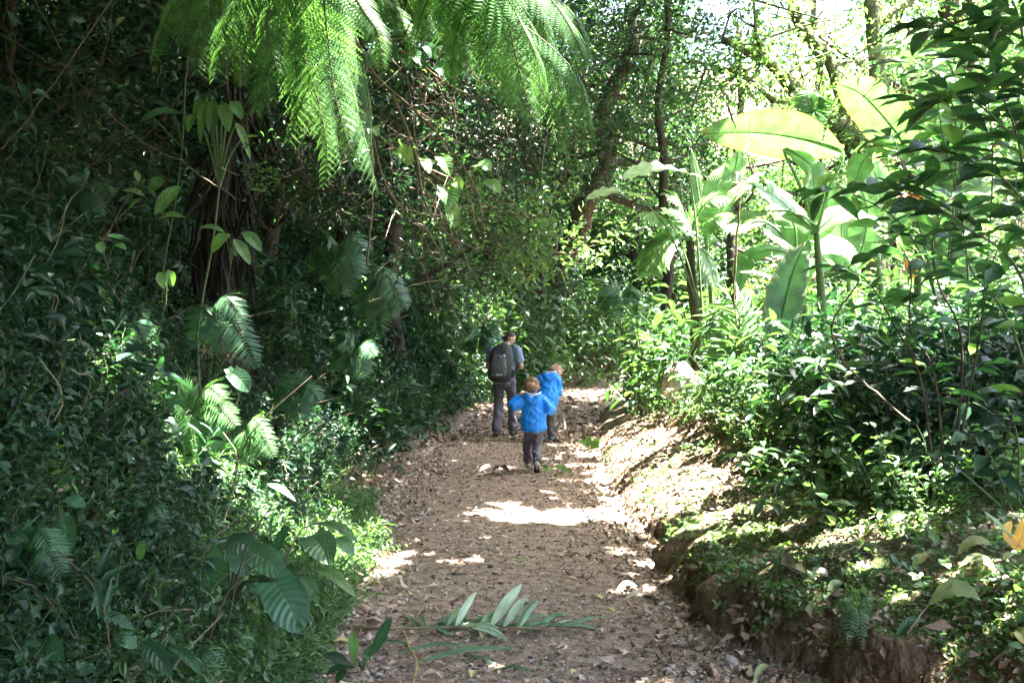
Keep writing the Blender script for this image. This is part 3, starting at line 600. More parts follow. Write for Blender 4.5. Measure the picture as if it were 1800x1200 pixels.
# ---------------------------------------------------------------- canopy added overhead (out of frame), shaped to shade the trail and pass sun
def canopy(n, xr, yr, zf, thick, name, label, seed, size=.42):
    r = np.random.default_rng(seed); nc = n // 8
    x = r.uniform(*xr, nc); y = r.uniform(*yr, nc); z = zf(x, y) + thick * r.random(nc)
    gx = x - SUN[0] / SUN[2] * (z - .3); gy = y - SUN[1] / SUN[2] * (z - .3)
    off = np.maximum(np.clip((2.2 - gy) / 1.0, 0, 1) * np.clip((gx - .2) / 1.2, 0, 1), np.clip((gx - 5.0) / 1.0, 0, 1))  # shade that would fall out of view is left open
    off = np.maximum(off, np.clip((3.8 - gy) / .6, 0, 1) * np.clip((gx - 1.3) / .5, 0, 1) * .95)
    dens = np.clip(1.05 - .9 * off - .45 * np.clip((gy - 17) / 6, 0, 1), .08, 1)
    m = (r.random(nc) > lit(x, y, z) * 1.02) & (r.random(nc) < dens)
    x, y, z = x[m], y[m], z[m]
    p = np.repeat(np.stack([x, y, z], -1), 8, 0) + r.normal(0, .28, (len(x) * 8, 3)) * [1, 1, .5]; p = p[r.random(len(p)) > lit(p[:, 0], p[:, 1], p[:, 2], .16) * 1.02]; N = len(p)
    a = r.uniform(0, 2 * PI, N); d = np.stack([np.cos(a), np.sin(a), r.normal(-.1, .3, N)], -1)
    s = inst(T_SM, frames(d, nrm(np.array([0, 0, 1.]) + r.normal(0, .3, (N, 3)))), p, r.random(N), size * r.uniform(.6, 1.3, N))
    return tag(s.build(name, L_DARK), label, kind='stuff')
zc = lambda x, y: np.maximum(6.2, 2.6 + .37 * y) + .25 * np.maximum(-x - 5, 0)
canopy(150000, (-14, 11), (-9, 26), zc, 3.0, 'shade_canopy', 'unseen dense leaf canopy shaped to shade the trail', 91)
canopy(28000, (-16, 9), (26, 46), lambda x, y: 3.2 + .36 * y, 3.5, 'far_shade_canopy', 'unseen leaf canopy added to shade the bend of the trail', 92, .6)  # thickened out of frame to darken the growth round the bend
for k, (x, y, h) in enumerate([(-4.5, -3, 9), (4.6, -2.5, 9), (-6.2, 2.2, 10), (5.6, 1.5, 9), (7.5, 8, 11)]):
    b = G(x, y) - [0, 0, .3]
    tree('unseen_canopy_tree', 'unseen tall tree added to carry the shading canopy over the path', [b, b + [.2, .3, h * .5], b + [-.1, .5, h]], .24, .1, 60 + k, 0, nl=9, llen=4.5, t0=.62, sub=5, group='unseen trees under the shading canopy')  # unseen trunks and limbs added to carry the shading leaves
# unseen walls of foliage behind and left of the camera, placed to block sky light
n = 1700; a = rg.uniform(PI * 0.9, PI * 1.45, n); R_ = rg.uniform(6, 10, n); x = R_ * np.cos(a) * 1.1; y = 1.5 + R_ * np.sin(a); z = H(x, y) + rg.random(n) * 8
tag(scatter(PR_FR, x, y, z, rg.uniform(1.2, 2.0, n), rg.random(n), 'sky_blocking_foliage', [L_DARK, BARK], lean=.8), 'unseen foliage left of and behind the viewer, placed to darken the left slope', kind='stuff')
# ---------------------------------------------------------------- ferns
def pinnaT(n=15, w=.17, droop=.35, pw=.3, seed=0, serr=True):
    """one pinna of a twice-divided frond, unit length along +Y"""
    r = np.random.default_rng(seed); t = np.linspace(.05, .97, n); s = Soup()
    y = t; z = -droop * t ** 2; prof = np.where(t < .25, .75 + t, 1 - (t - .25) / .85)
    for sg in (-1, 1):
        a = math.radians(72); d = np.stack([sg * math.sin(a) * np.ones(n), math.cos(a) * np.ones(n), -2 * droop * t * .3 - .15], -1)
        inst(leafT(pw, 2, .1, .15, .25, .15), frames(d, np.array([0, 0, 1.])), np.stack([0 * y, y, z], -1), np.full(n, .5), w * prof * r.uniform(.88, 1.1, n), s)
    k = 6; tt = np.linspace(0, 1, k); hw = .006
    V = np.stack([np.stack([-hw + 0 * tt, tt, -droop * tt ** 2 + .002], -1), np.stack([hw + 0 * tt, tt, -droop * tt ** 2 + .002], -1)], 1).reshape(-1, 3)
    s.add(V, grid_faces(2, k), None, .5); s.cat()
    return s.V[0], s.F[0], np.tile([.3, .5], (len(s.V[0]), 1))
PIN = [pinnaT(15, .18, .25, seed=1), pinnaT(15, .17, .6, seed=2)]
def frond(ctrl, width, npairs=20, T=None, up=(0, 0, 1), ang=62, down=.25, seed=0, soup=None, t0=.1, r=.008, prof=None, jit=.06):
    rg_ = np.random.default_rng(seed); p = spline(ctrl, 40); tg = nrm(np.gradient(p, axis=0)); soup = soup or Soup()
    cum = np.concatenate([[0], np.cumsum(np.linalg.norm(np.diff(p, axis=0), axis=1))]); cum /= cum[-1]
    t = np.linspace(t0, .985, npairs); pos = np.stack([np.interp(t, cum, p[:, k]) for k in range(3)], -1); tt = nrm(np.stack([np.interp(t, cum, tg[:, k]) for k in range(3)], -1))
    M0 = frames(tt, np.asarray(up, float)); X = M0[:, :, 0]; Z = M0[:, :, 2]
    pr = (np.sin(np.clip(t, 0, 1) ** .8 * PI * .93 + .12) ** .7) if prof is None else prof(t)
    a = math.radians(ang)
    for sg in (-1, 1):
        d = nrm(tt * math.cos(a) + sg * X * math.sin(a) + np.array([0, 0, -down]) + rg_.normal(0, jit, (npairs, 3)))
        inst(T or PIN[0], frames(d, nrm(Z + rg_.normal(0, jit, Z.shape))), pos, rg_.uniform(.2, .9, npairs), width * pr * rg_.uniform(.9, 1.08, npairs), soup)
    tube(p, np.linspace(r, r * .25, 40), 5, soup, .2, mi=1)
    return soup
def snap(base, Y, fwd=.35):
    q = lay(base[0], min(base[1], 1195)); return min(1.0, max(2.6, q[1] - fwd) / Y)
def resc(pt, k, Y):
    return (pt[0], pt[1], (pt[2] if len(pt) > 2 else Y) * k)
def pxs(l, Y):
    """control points: (px, py) or (px, py, Y)"""
    return [P(a[0], a[1], a[2] if len(a) > 2 else Y) for a in l]
BROWNST = rough_mat('dark_rachis', [(.3, (.02, .013, .008)), (.7, (.06, .045, .02))], 5, .7, .2, 30)
t = thing('tree_fern', P(640, -260, 7.6), 'tree fern above the left side, bright fronds with dark midribs hanging at top left centre', 'tree fern', 'tree ferns hanging over the trail')
cr = P(520, -190, 7.0)
s = Soup(); tube(spline([dn(on(385, 500, 9.5)), P(395, 300, 9.3), P(430, 60, 8.4), cr], 16), np.linspace(.07, .06, 16), 8, s); s.build('trunk', BARK, t)
tp_ = spline([P(372, 470, 9.2), P(385, 380, 9.2), P(395, 300, 9.1), P(425, 150, 8.6)], 20); r_ = np.random.default_rng(77); n_ = 260
q_ = tp_[r_.integers(0, 20, n_)] + r_.normal(0, .13, (n_, 3)); d_ = nrm(r_.normal(0, .25, (n_, 3)) + [0, 0, -1])
inst(leafT(.07, 5, .3, .2), frames(d_, nrm(r_.normal(0, 1, (n_, 3)))), q_, r_.random(n_) * .5, r_.uniform(.3, .75, n_)).build('dead_fronds', LITTERD, t)
FA = [([(505, -60), (416, 3), (392, 75), (376, 140)], 6.6, .24, 1), ([(540, -60), (506, 44), (472, 125), (448, 200)], 6.3, .27, 2), ([(570, -20), (562, 100), (530, 180), (505, 250)], 6.5, .20, 3),
      ([(585, -80), (596, 60), (622, 170), (664, 335)], 6.4, .26, 4), ([(560, -90), (545, 20), (575, 130), (600, 300)], 6.9, .24, 5), ([(600, -80), (620, 40), (645, 160), (655, 300)], 7.2, .22, 6),
      ([(480, -90), (340, -40), (290, 40), (268, 110)], 7.4, .22, 7), ([(480, -90), (380, -60), (330, 20), (325, 85)], 7.0, .22, 8), ([(530, 60), (560, 180), (575, 260), (568, 330)], 6.7, .15, 9),
      ([(490, -60), (450, 30), (430, 90), (425, 150)], 7.3, .22, 10), ([(520, -70), (480, 0), (470, 60), (490, 130)], 6.1, .2, 11), ([(560, -60), (575, 60), (590, 170), (628, 300)], 6.2, .24, 12), ([(545, -60), (530, 40), (520, 120), (545, 230)], 6.7, .22, 13), ([(590, -60), (640, 20), (665, 60), (672, 120)], 7.0, .16, 14), ([(470, -90), (400, -20), (350, 60), (345, 130)], 6.4, .2, 15), ([(600, -90), (660, -10), (700, 30), (725, 80)], 7.3, .2, 16)]
for l, Y, wd, sd in FA:
    c = [cr] + pxs(l, Y); edge = sd in (4, 5, 6)
    frond(c, wd * 1.32, 34, PIN[sd % 2], up=(0, -.75, .6) if not edge else (.85, -.3, .3), ang=60, down=.35 if not edge else .7, seed=sd, t0=.3, r=.007).build('frond', [L_FERN, BROWNST], t)
t = thing('tree_fern', P(860, -230, 7.6), 'tree fern above the middle, pale fronds arching down to the right over the trail', 'tree fern', 'tree ferns hanging over the trail')
cr2 = P(810, -180, 7.6)
s = Soup(); tube(spline([G(-4.35, 7.8) - [0, 0, .2], [-4.4, 7.8, 4.0], [-3.6, 7.7, 5.3], [-1.6, 7.6, 5.4], cr2], 24), np.linspace(.09, .07, 24), 8, s); s.build('trunk', BARK, t)
FB = [([(860, -60), (893, 20), (960, 75), (1012, 130), (1030, 187), (1037, 232)], 6.8, .34, 1, 1.2), ([(850, -60), (885, 10), (905, 90), (925, 170), (945, 240)], 6.6, .32, 2, .5), ([(840, -70), (850, 20), (858, 90), (850, 160)], 6.9, .25, 3, .4),
      ([(900, -70), (983, 17), (1023, 95), (1028, 130)], 7.2, .26, 4, .6), ([(870, -60), (930, 40), (975, 120), (990, 200), (988, 270)], 6.9, .26, 5, 1.0), ([(800, -90), (790, 0), (800, 60), (830, 130)], 7.4, .24, 6, .4),
      ([(760, -100), (690, -30), (650, 20), (655, 70)], 7.2, .22, 7, .5), ([(840, -80), (940, -20), (1000, 20), (1030, 40)], 7.6, .26, 8, .6), ([(780, -100), (740, -30), (750, 30), (775, 70)], 7.6, .22, 9, .4), ([(850, -60), (880, 30), (890, 120), (900, 200)], 7.1, .26, 10, .8), ([(790, -100), (760, -20), (740, 30), (720, 110)], 7.0, .24, 11, .5), ([(820, -80), (820, 0), (800, 70), (790, 150)], 7.0, .26, 12, .6), ([(870, -80), (940, 0), (960, 60), (965, 150)], 7.3, .26, 13, .8), ([(890, -90), (960, -20), (1010, 30), (1035, 100)], 7.4, .24, 14, .7), ([(860, -60), (910, 30), (945, 110), (950, 200)], 6.6, .26, 15, 1.0)]
for l, Y, wd, sd, dwn in FB:
    frond([cr2] + pxs(l, Y), wd * 1.25, 40, PIN[sd % 2], up=(0, -.6, .8), ang=60, down=dwn, seed=20 + sd, t0=.28, r=.007).build('frond', [L_FERN, BROWNST], t)
# ground ferns
LFT = leafT(.17, 3, .1, .25, .25, .1)
def fern(base, tips, Y, label, width=.12, mat=None, n=24, up=(0, -.5, .8), arch=.12, T=None, down=.15, ang=68):
    k_ = snap(base, Y) if (len(base) == 2 and Y < 12 and base[0] < 900) else 1.0
    base = resc(base, k_, Y); width = width * k_; tips = [resc(q, k_, Y - .15) for q in tips]; Y = Y * k_
    b = P(*base); g = b.copy()
    t = thing('fern', g, label, 'fern', 'ferns on the hillside')
    for k, tp in enumerate(tips):
        e = P(tp[0], tp[1], tp[2] if len(tp) > 2 else Y - .15); m = (b + e) / 2 + [0, -.03, arch]
        frond([b, m, e], width, n, T or LFT, up=up, ang=ang, down=down, seed=k + int(base[0]), t0=.08, r=.004).build('frond', [mat or L_FERND, STEM], t)
    return t
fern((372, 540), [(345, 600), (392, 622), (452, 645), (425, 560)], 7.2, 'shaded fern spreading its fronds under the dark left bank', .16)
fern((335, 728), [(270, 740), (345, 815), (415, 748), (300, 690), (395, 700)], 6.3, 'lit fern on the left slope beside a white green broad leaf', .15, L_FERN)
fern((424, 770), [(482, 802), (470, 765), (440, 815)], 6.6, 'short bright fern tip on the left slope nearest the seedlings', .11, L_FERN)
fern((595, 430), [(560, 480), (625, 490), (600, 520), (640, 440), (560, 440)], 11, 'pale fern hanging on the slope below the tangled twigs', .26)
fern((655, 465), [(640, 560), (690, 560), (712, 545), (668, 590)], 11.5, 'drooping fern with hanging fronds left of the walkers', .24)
fern((845, 590), [(820, 585), (862, 578), (872, 600), (838, 620)], 19, 'light green fern just left of the man with the backpack', .36)
fern((330, 1190), [(370, 1200), (400, 1188), (300, 1180)], 4.6, 'small fern frond at the bottom edge left of the trail', .07)
fern((50, 1000), [(20, 960), (90, 960), (110, 1010), (10, 1040)], 4.9, 'dark fern at the left border of the picture', .14)
fern((1425, 205, 13), [(1410, 160, 13), (1437, 215, 13), (1445, 170, 13), (1420, 235, 13)], 13, 'small white lit fern hanging under the mossy limbs', .25, L_FERN)
fern((215, 590), [(180, 610), (225, 640), (255, 600), (190, 570)], 7, 'small dark fern in the middle of the left slope, left of the silvery leaf pair', .13)
fern((520, 700), [(490, 720), (530, 740), (560, 705), (510, 670)], 8.5, 'dim fern at the foot of the slope left of the walkers', .16)
fern((250, 930), [(215, 950), (262, 975), (290, 935), (235, 900)], 5.4, 'feathery fern above the elephant ears in the lower left', .10)
fern((150, 330, 8.6), [(110, 360), (165, 390), (195, 345), (130, 310)], 8.6, 'dark fern high on the slope near the upper left border', .16)
fern((620, 620), [(590, 650), (635, 665), (660, 625), (600, 600)], 11, 'faint fern on the slope below the drooping pale ferns', .2)
fern((1090, 520, 22), [(1060, 500, 22), (1120, 560, 21), (1080, 560, 21), (1130, 520, 22), (1050, 540, 22)], 22, 'pale fern on the bank above the far end of the trail', .4, L_FERN)
fern((1500, 1105, 3.9), [(1470, 1110, 3.8), (1490, 1135, 3.7), (1530, 1090, 3.8), (1515, 1140, 3.7)], 3.9, 'tiny fern growing from the cut bank face', .045)

# ---------------------------------------------------------------- big single leaves and leafy plants
def leafy(name, base, leaves, Y, label, cat='plant', mat=None, w=.12, stemr=.004, up=(0, -.6, .8), heart=0.0, fold=.25, group=None, peak=.4, wav=.05, ground=True, tears=0, nn=12):
    k_ = snap(base, base[2] if len(base) > 2 else Y) if (ground and Y < 9 and base[0] < 900) else 1.0
    if k_ != 1.0:
        base = resc(base, k_, Y); leaves = [(resc(L[0], k_, Y), resc(L[1], k_, Y), (L[2] if len(L) > 2 else w) * k_) + tuple(L[3:]) for L in leaves]; w *= k_; Y *= k_
    b = P(*base, Y) if len(base) == 2 else P(*base)
    t = thing(name, b, label, cat, group)
    st = Soup()
    for k, L in enumerate(leaves):
        a = P(L[0][0], L[0][1], L[0][2] if len(L[0]) > 2 else Y); e = P(L[1][0], L[1][1], L[1][2] if len(L[1]) > 2 else Y); wd = L[2] if len(L) > 2 and L[2] else w; u = L[3] if len(L) > 3 else up
        mid = (a + e) / 2 + np.array([0, 0, .10]) * np.linalg.norm(e - a) + np.array([0, -.04, 0]) * np.linalg.norm(e - a)
        blade([a, mid, e], wd, u, fold=fold, n=nn, heart=heart, seed=k, wav=wav, R=((k * .37 + base[0] * .13) % 1), peak=peak, tears=tears).build('leaf', mat or L_BIG, t)
        m2 = (a + b) / 2 + [0, 0, .15 * np.linalg.norm(a - b)]; tube(spline([b, m2, a], 9), np.linspace(stemr, stemr * .6, 9), 5, st)
    gz = float(H(b[0], b[1]))
    if b[2] > gz + .05: tube(spline([[b[0] - .1, b[1] + .1, gz - .1], [b[0] - .22, b[1] + .12, gz * .6 + b[2] * .4], [b[0] - .06, b[1] + .03, gz * .2 + b[2] * .8], b], 9), np.linspace(stemr * .9, stemr * .6, 9), 6, st)
    if st.V: st.build('stem', STEM, t)
    return t
EE = (-.1, -.75, .6)
leafy('elephant_ear', (405, 1055, 5.1), [((355, 985), (372, 1042), .24, (-.2, -.8, .5)), ((400, 950, 5.2), (452, 972, 5.1), .15, (0, -.5, .85)), ((418, 975, 4.95), (432, 1010, 4.9), .12), ((435, 968), (500, 1016, 4.9), .15, (.1, -.7, .6)), ((450, 1022, 4.9), (470, 1045, 4.85), .12), ((482, 1022, 4.8), (528, 1112, 4.7), .21, (.2, -.8, .5))],
      5.0, 'elephant ear plant with broad heart shaped leaves at the left trail edge', 'plant', L_BIG, heart=.3, stemr=.008, fold=.12, wav=.1)
leafy('elephant_ear', (560, 1040, 5.4), [((548, 942), (580, 992, 5.2), .17, (.1, -.7, .6)), ((505, 925), (480, 990, 5.4), .06)], 5.4, 'single grey green heart leaf standing at the left trail edge', 'plant', L_BIG, heart=.25, stemr=.006)
leafy('broad_leaf_plant', (585, 1035, 5.0), [((560, 918, 5.1), (628, 952), .09, (.3, -.3, .9)), ((590, 945, 5.0), (622, 975), .08), ((548, 998), (625, 1048, 4.8), .08, (.2, -.4, .85)), ((530, 1010), (560, 1060), .07)], 5.0, 'lance leaved plant leaning over the trail beside the elephant ears', 'plant', L_BIGL, nn=10)
leafy('broad_leaf_plant', (262, 1200, 4.3), [((250, 1128), (302, 1192, 4.1), .085, (.2, -.6, .7)), ((296, 1135), (354, 1186, 4.1), .06, (0, -.2, 1)), ((200, 1120), (240, 1138), .07), ((170, 1080), (235, 1105), .06)], 4.3, 'broad leaved seedling at the bottom left beside the gravel', 'plant', L_BIG)
leafy('broad_leaf_plant', (60, 1200, 4.0), [((80, 1130), (30, 1165, 3.9), .10), ((75, 1125), (110, 1160, 3.9), .09, (0, -.9, .4)), ((120, 1190), (170, 1175), .07), ((20, 1200), (50, 1150), .07)], 4.0, 'pale spotted leaf cluster in the bottom left corner', 'plant', L_BIG)
leafy('broad_leaf_plant', (108, 960, 5.0), [((105, 880), (75, 895), .07), ((110, 880), (150, 890), .08), ((112, 905), (122, 975, 4.9), .12, (0, -.95, .3)), ((100, 860), (130, 840), .06)], 5.0, 'dark plant with one long hanging leaf at far left', 'plant', L_BIG)
leafy('broad_leaf_plant', (172, 1000, 4.9), [((172, 990), (165, 968), .05), ((175, 990), (206, 972), .06, (0, -.4, .9)), ((255, 950), (245, 985), .06)], 4.9, 'small upright twin leaf seedling on the lower left slope', 'plant', L_BIGL)
leafy('broad_leaf_plant', (378, 830, 6.2), [((378, 815), (383, 745, 6.2), .12, (.5, -.8, .2)), ((375, 818), (352, 775), .09, (-.4, -.8, .2)), ((382, 820), (410, 855), .09)], 6.2, 'light green upright plant with white edged leaves below the fern', 'plant', L_BIGL)
leafy('broad_leaf_plant', (270, 720, 6.6), [((262, 700), (284, 688, 6.5), .14, (0, -.8, .5)), ((262, 705), (250, 730), .10)], 6.6, 'pale round leaf catching light at the middle of the left slope', 'plant', L_BIGL, heart=.2)
leafy('broad_leaf_plant', (420, 700, 7.0), [((408, 655), (438, 688), .14, (.1, -.8, .5)), ((400, 648), (410, 665), .07)], 7.0, 'dull green heart leaf on the dark slope above the lit fern', 'plant', L_BIG, heart=.2)
leafy('broad_leaf_plant', (470, 870, 6.2), [((412, 852), (450, 868), .08), ((270, 865), (300, 890), .08), ((470, 850), (520, 880), .05)], 6.2, 'scattered broad leaves over the small green ground plants', 'plant', L_BIG)
leafy('broad_leaf_plant', (300, 400, 8.0), [((262, 338), (288, 316), .12, (-.2, -.9, .3)), ((272, 378), (319, 328), .11, (.3, -.8, .3)), ((255, 345), (215, 335), .07), ((250, 350), (225, 370), .08), ((278, 385), (325, 382), .09), ((245, 320), (238, 300), .05)], 8.0, 'seedling with a glowing yellow green oval leaf on the upper left slope', 'plant', L_BIGL)
leafy('broad_leaf_plant', (405, 470, 8.0), [((405, 412), (372, 444), .13, (-.2, -.8, .5)), ((425, 408), (460, 442), .11, (.3, -.8, .5)), ((395, 408), (350, 400), .07), ((410, 420), (440, 465), .10), ((412, 430), (414, 450), .06)], 8.0, 'seedling with four drooping pale oval leaves before the dark hollow', 'plant', L_BIGL)
leafy('broad_leaf_plant', (292, 530, 7.6), [((278, 478), (290, 508), .08, (0, -.95, .2)), ((296, 474), (303, 503), .09, (0, -.95, .2)), ((250, 545), (262, 560), .07), ((262, 570), (275, 585), .06)], 7.6, 'two silvery hanging leaves side by side in the shade', 'plant', L_BIGL)
leafy('broad_leaf_plant', (190, 470, 7.2), [((172, 425), (182, 445), .07, (0, -.9, .3)), ((160, 420), (150, 430), .06), ((200, 430), (222, 438), .06), ((160, 500), (200, 540), .06)], 7.2, 'pale leaf glinting among the dark upper left leaves', 'plant', L_BIGL)
leafy('broad_leaf_plant', (120, 640, 6.0), [((75, 612), (105, 628), .09), ((115, 615), (143, 660), .10, (0, -.8, .4)), ((50, 500), (85, 520), .08)], 6.0, 'dark veined leaves drooping on the slope near the left border', 'plant', L_BIG)
leafy('strap_leaf_plant', (385, 330, 8.2), [((375, 175), (372, 240), .13, (0, -1, .1)), ((362, 170), (352, 252), .10, (-.3, -.9, .1)), ((392, 180), (402, 232), .12, (.2, -1, .1)), ((405, 178), (425, 210), .11, (.4, -.8, .2)), ((342, 200), (330, 232), .10, (-.3, -.9, .2)), ((415, 215), (440, 280), .07, (.5, -.7, .1)), ((355, 170), (340, 205), .07), ((420, 250), (455, 240), .06)],
      8.2, 'plant with white shining strap leaves drooping from a dark stem', 'plant', L_BIGL, stemr=.014, peak=.3)
leafy('strap_leaf_plant', (320, 260, 8.6), [((330, 98), (200, 110, 8.4), .09, (0, -.3, 1)), ((325, 200), (245, 215, 8.4), .16, (0, -.6, .8)), ((300, 190), (260, 182), .08), ((75, 110), (130, 126), .08, (0, -.2, 1))], 8.6, 'plant holding long horizontal grey green leaves in the upper left shade', 'plant', L_BIG, stemr=.010)

# ---------------------------------------------------------------- leafy shrubs built from stems
def shrub(name, label, stems, Y, leaf=.14, mat=None, step=.09, seed=1, group=None, T=None, r=.008, w=None, cat='shrub', whorl=0, stem_mat=None, drp=-.15):
    r_ = np.random.default_rng(seed); b = P(*(stems[0][0][:2]), stems[0][0][2] if len(stems[0][0]) > 2 else Y)
    t = thing(name, b, label, cat, group); st = Soup(); pos = []; dd = []
    for c in stems:
        p = spline(pxs(c, Y), 24); L = np.sum(np.linalg.norm(np.diff(p, axis=0), axis=1)); tube(p, np.linspace(r, r * .3, 24), 6, st)
        n = max(4, int(L / step)); tt = np.linspace(.18, 1, n)
        for i, q in enumerate(tt):
            x = np.array([np.interp(q, np.linspace(0, 1, 24), p[:, k]) for k in range(3)]); g = nrm(p[min(23, int(q * 23) + 0)] - p[max(0, int(q * 23) - 1)])
            m = 2 if i < n - 1 else 5
            for j in range(m):
                a = i * 2.4 + j * (PI if m == 2 else 1.26) + r_.normal(0, .4); d = nrm(g * .35 + np.array([math.cos(a), math.sin(a), r_.normal(.0, .25) + drp]))
                st_l = leaf * r_.uniform(.1, .9); pos.append(x + d * st_l * .5); dd.append(d)
                tube([x, x + d * st_l * .5], r * .22, 3, st, cap=False)
    pos = np.array(pos); dd = np.array(dd); N = len(pos)
    inst(T or T_SHR, frames(dd, nrm(np.array([0, 0, 1.]) + r_.normal(0, .35, (N, 3)))), pos, r_.random(N), leaf * r_.uniform(.6, 1.25, N)).build('foliage', mat or L_SHRUB, t)
    st.build('stem', stem_mat or STEM, t); return t
T_SHR = leafT(.42, 6, .22, .22, .45, .03, wav=.06, nu=5)
# right foreground dark shrub, several shrubs growing together
shrub('shrub', 'dark glossy shrub nearest the viewer, its arching stems filling the upper right corner', [[(1850, 860), (1800, 640), (1760, 540), (1707, 473), (1690, 380)], [(1850, 860), (1830, 500), (1790, 250), (1747, 133), (1735, 60)], [(1850, 860), (1850, 400), (1800, 75), (1775, -10), (1760, -60)],
      [(1850, 860), (1800, 500), (1690, 395), (1617, 347), (1560, 330)], [(1850, 860), (1820, 330), (1760, 220), (1690, 170), (1640, 180)], [(1850, 860), (1830, 450), (1780, 330), (1700, 280), (1640, 262)], [(1850, 860), (1840, 300), (1810, 150), (1700, 60), (1640, 45)]], 4.4, .17, seed=3, step=.085, drp=.0)
shrub('shrub', 'dark stemmed bush with drooping leaves in front of the bright gap at right', [[(1640, 820, 5.2), (1617, 663), (1567, 563), (1530, 500), (1490, 470)], [(1660, 820, 5.2), (1640, 650), (1600, 580), (1600, 470), (1560, 400)], [(1680, 820, 5.2), (1690, 600), (1650, 500), (1640, 420), (1670, 350)], [(1680, 820, 5.2), (1720, 600), (1740, 480), (1760, 420)]], 5.2, .15, seed=5, step=.10, drp=-.05, stem_mat=BARK)
shrub('shrub', 'tall thin shrub whose top leaves stand before the yellow palm frond', [[(1700, 800, 6.5), (1640, 500), (1590, 300), (1570, 240)], [(1700, 800, 6.5), (1700, 450), (1660, 250), (1640, 150), (1600, 90)], [(1700, 800, 6.5), (1740, 400), (1740, 200), (1700, 30)], [(1700, 800, 6.5), (1620, 450), (1500, 340), (1440, 335)]], 6.2, .22, seed=7, step=.16)
shrub('shrub', 'low dark bush at the right border above the shaded bank', [[(1780, 900, 4.3), (1740, 800), (1700, 760)], [(1790, 900, 4.3), (1790, 780), (1770, 700)], [(1760, 890, 4.3), (1690, 830), (1640, 800)], [(1800, 900, 4.3), (1830, 760), (1840, 660)]], 4.3, .11, L_DARK, seed=9, step=.05, T=T_MD, r=.005)
shrub('seedling', 'leafy seedling with elliptic leaves in the middle of the bank top', [[(1400, 925, 6.0), (1395, 880), (1375, 850)], [(1405, 925, 6.0), (1425, 890), (1440, 860)], [(1400, 925, 6.0), (1370, 890), (1345, 880)]], 6.0, .11, L_MID, seed=11, step=.06, T=T_MD, r=.004, cat='seedling')
shrub('seedling', 'bigger broad leaved seedling left of the dark hollow on the bank', [[(1340, 870, 6.6), (1335, 830), (1310, 800)], [(1345, 870, 6.6), (1370, 820), (1390, 800)], [(1340, 870, 6.6), (1350, 830), (1345, 790)], [(1345, 870, 6.6), (1400, 840), (1430, 822)]], 6.6, .13, L_MID, seed=12, step=.06, T=T_MD, r=.004, cat='seedling')
shrub('seedling', 'small seedling with two yellow green leaves beside the pale stick', [[(1445, 905, 5.3), (1448, 890), (1455, 883)]], 5.3, .09, L_LIGHT, seed=13, step=.08, T=T_ROUND, r=.003, cat='seedling')
shrub('shrub', 'sunlit bush on the bank under the tall dark banana leaf', [[(1380, 780, 8), (1340, 680), (1310, 640)], [(1385, 780, 8), (1400, 690), (1430, 640)], [(1380, 780, 8), (1370, 680), (1375, 630)], [(1390, 780, 8), (1450, 700), (1500, 680)]], 8, .15, L_MID, seed=14, step=.08, T=T_MD, r=.006)
shrub('shrub', 'mixed bush of pale and green leaves left of the dark shrub stems', [[(1500, 800, 6.6), (1480, 700), (1440, 640)], [(1505, 800, 6.6), (1520, 700), (1540, 640)], [(1500, 800, 6.6), (1460, 730), (1420, 700)], [(1510, 800, 6.6), (1560, 730), (1590, 700)]], 6.6, .14, L_MID, seed=15, step=.08, T=T_MD, r=.005)
shrub('shrub', 'pale leaved bush beside the boulder where the trail bends', [[(1150, 700, 14), (1130, 640), (1110, 600)], [(1155, 700, 14), (1160, 640), (1150, 600)], [(1160, 700, 14), (1190, 660), (1200, 640)]], 14, .2, L_LIGHT, seed=16, step=.12, T=T_MD, r=.008)
shrub('shrub', 'glossy bush overhanging the sunlit earth at the trail side', [[(1270, 720, 10), (1240, 680), (1200, 660)], [(1270, 720, 10), (1280, 640), (1270, 600)], [(1275, 720, 10), (1310, 660), (1320, 620)]], 10, .15, L_LIGHT, seed=17, step=.08, T=T_MD, r=.006)
shrub('shrub', 'small leaved shrub with pale yellow blossoms below the white strap leaves', [[(450, 345, 8), (440, 310), (430, 290)], [(452, 345, 8), (465, 310), (480, 298)], [(452, 345, 8), (455, 320), (455, 290)], [(452, 345, 8), (470, 325), (492, 310)]], 8, .06, L_BIGL, seed=18, step=.03, T=T_SM, r=.003)

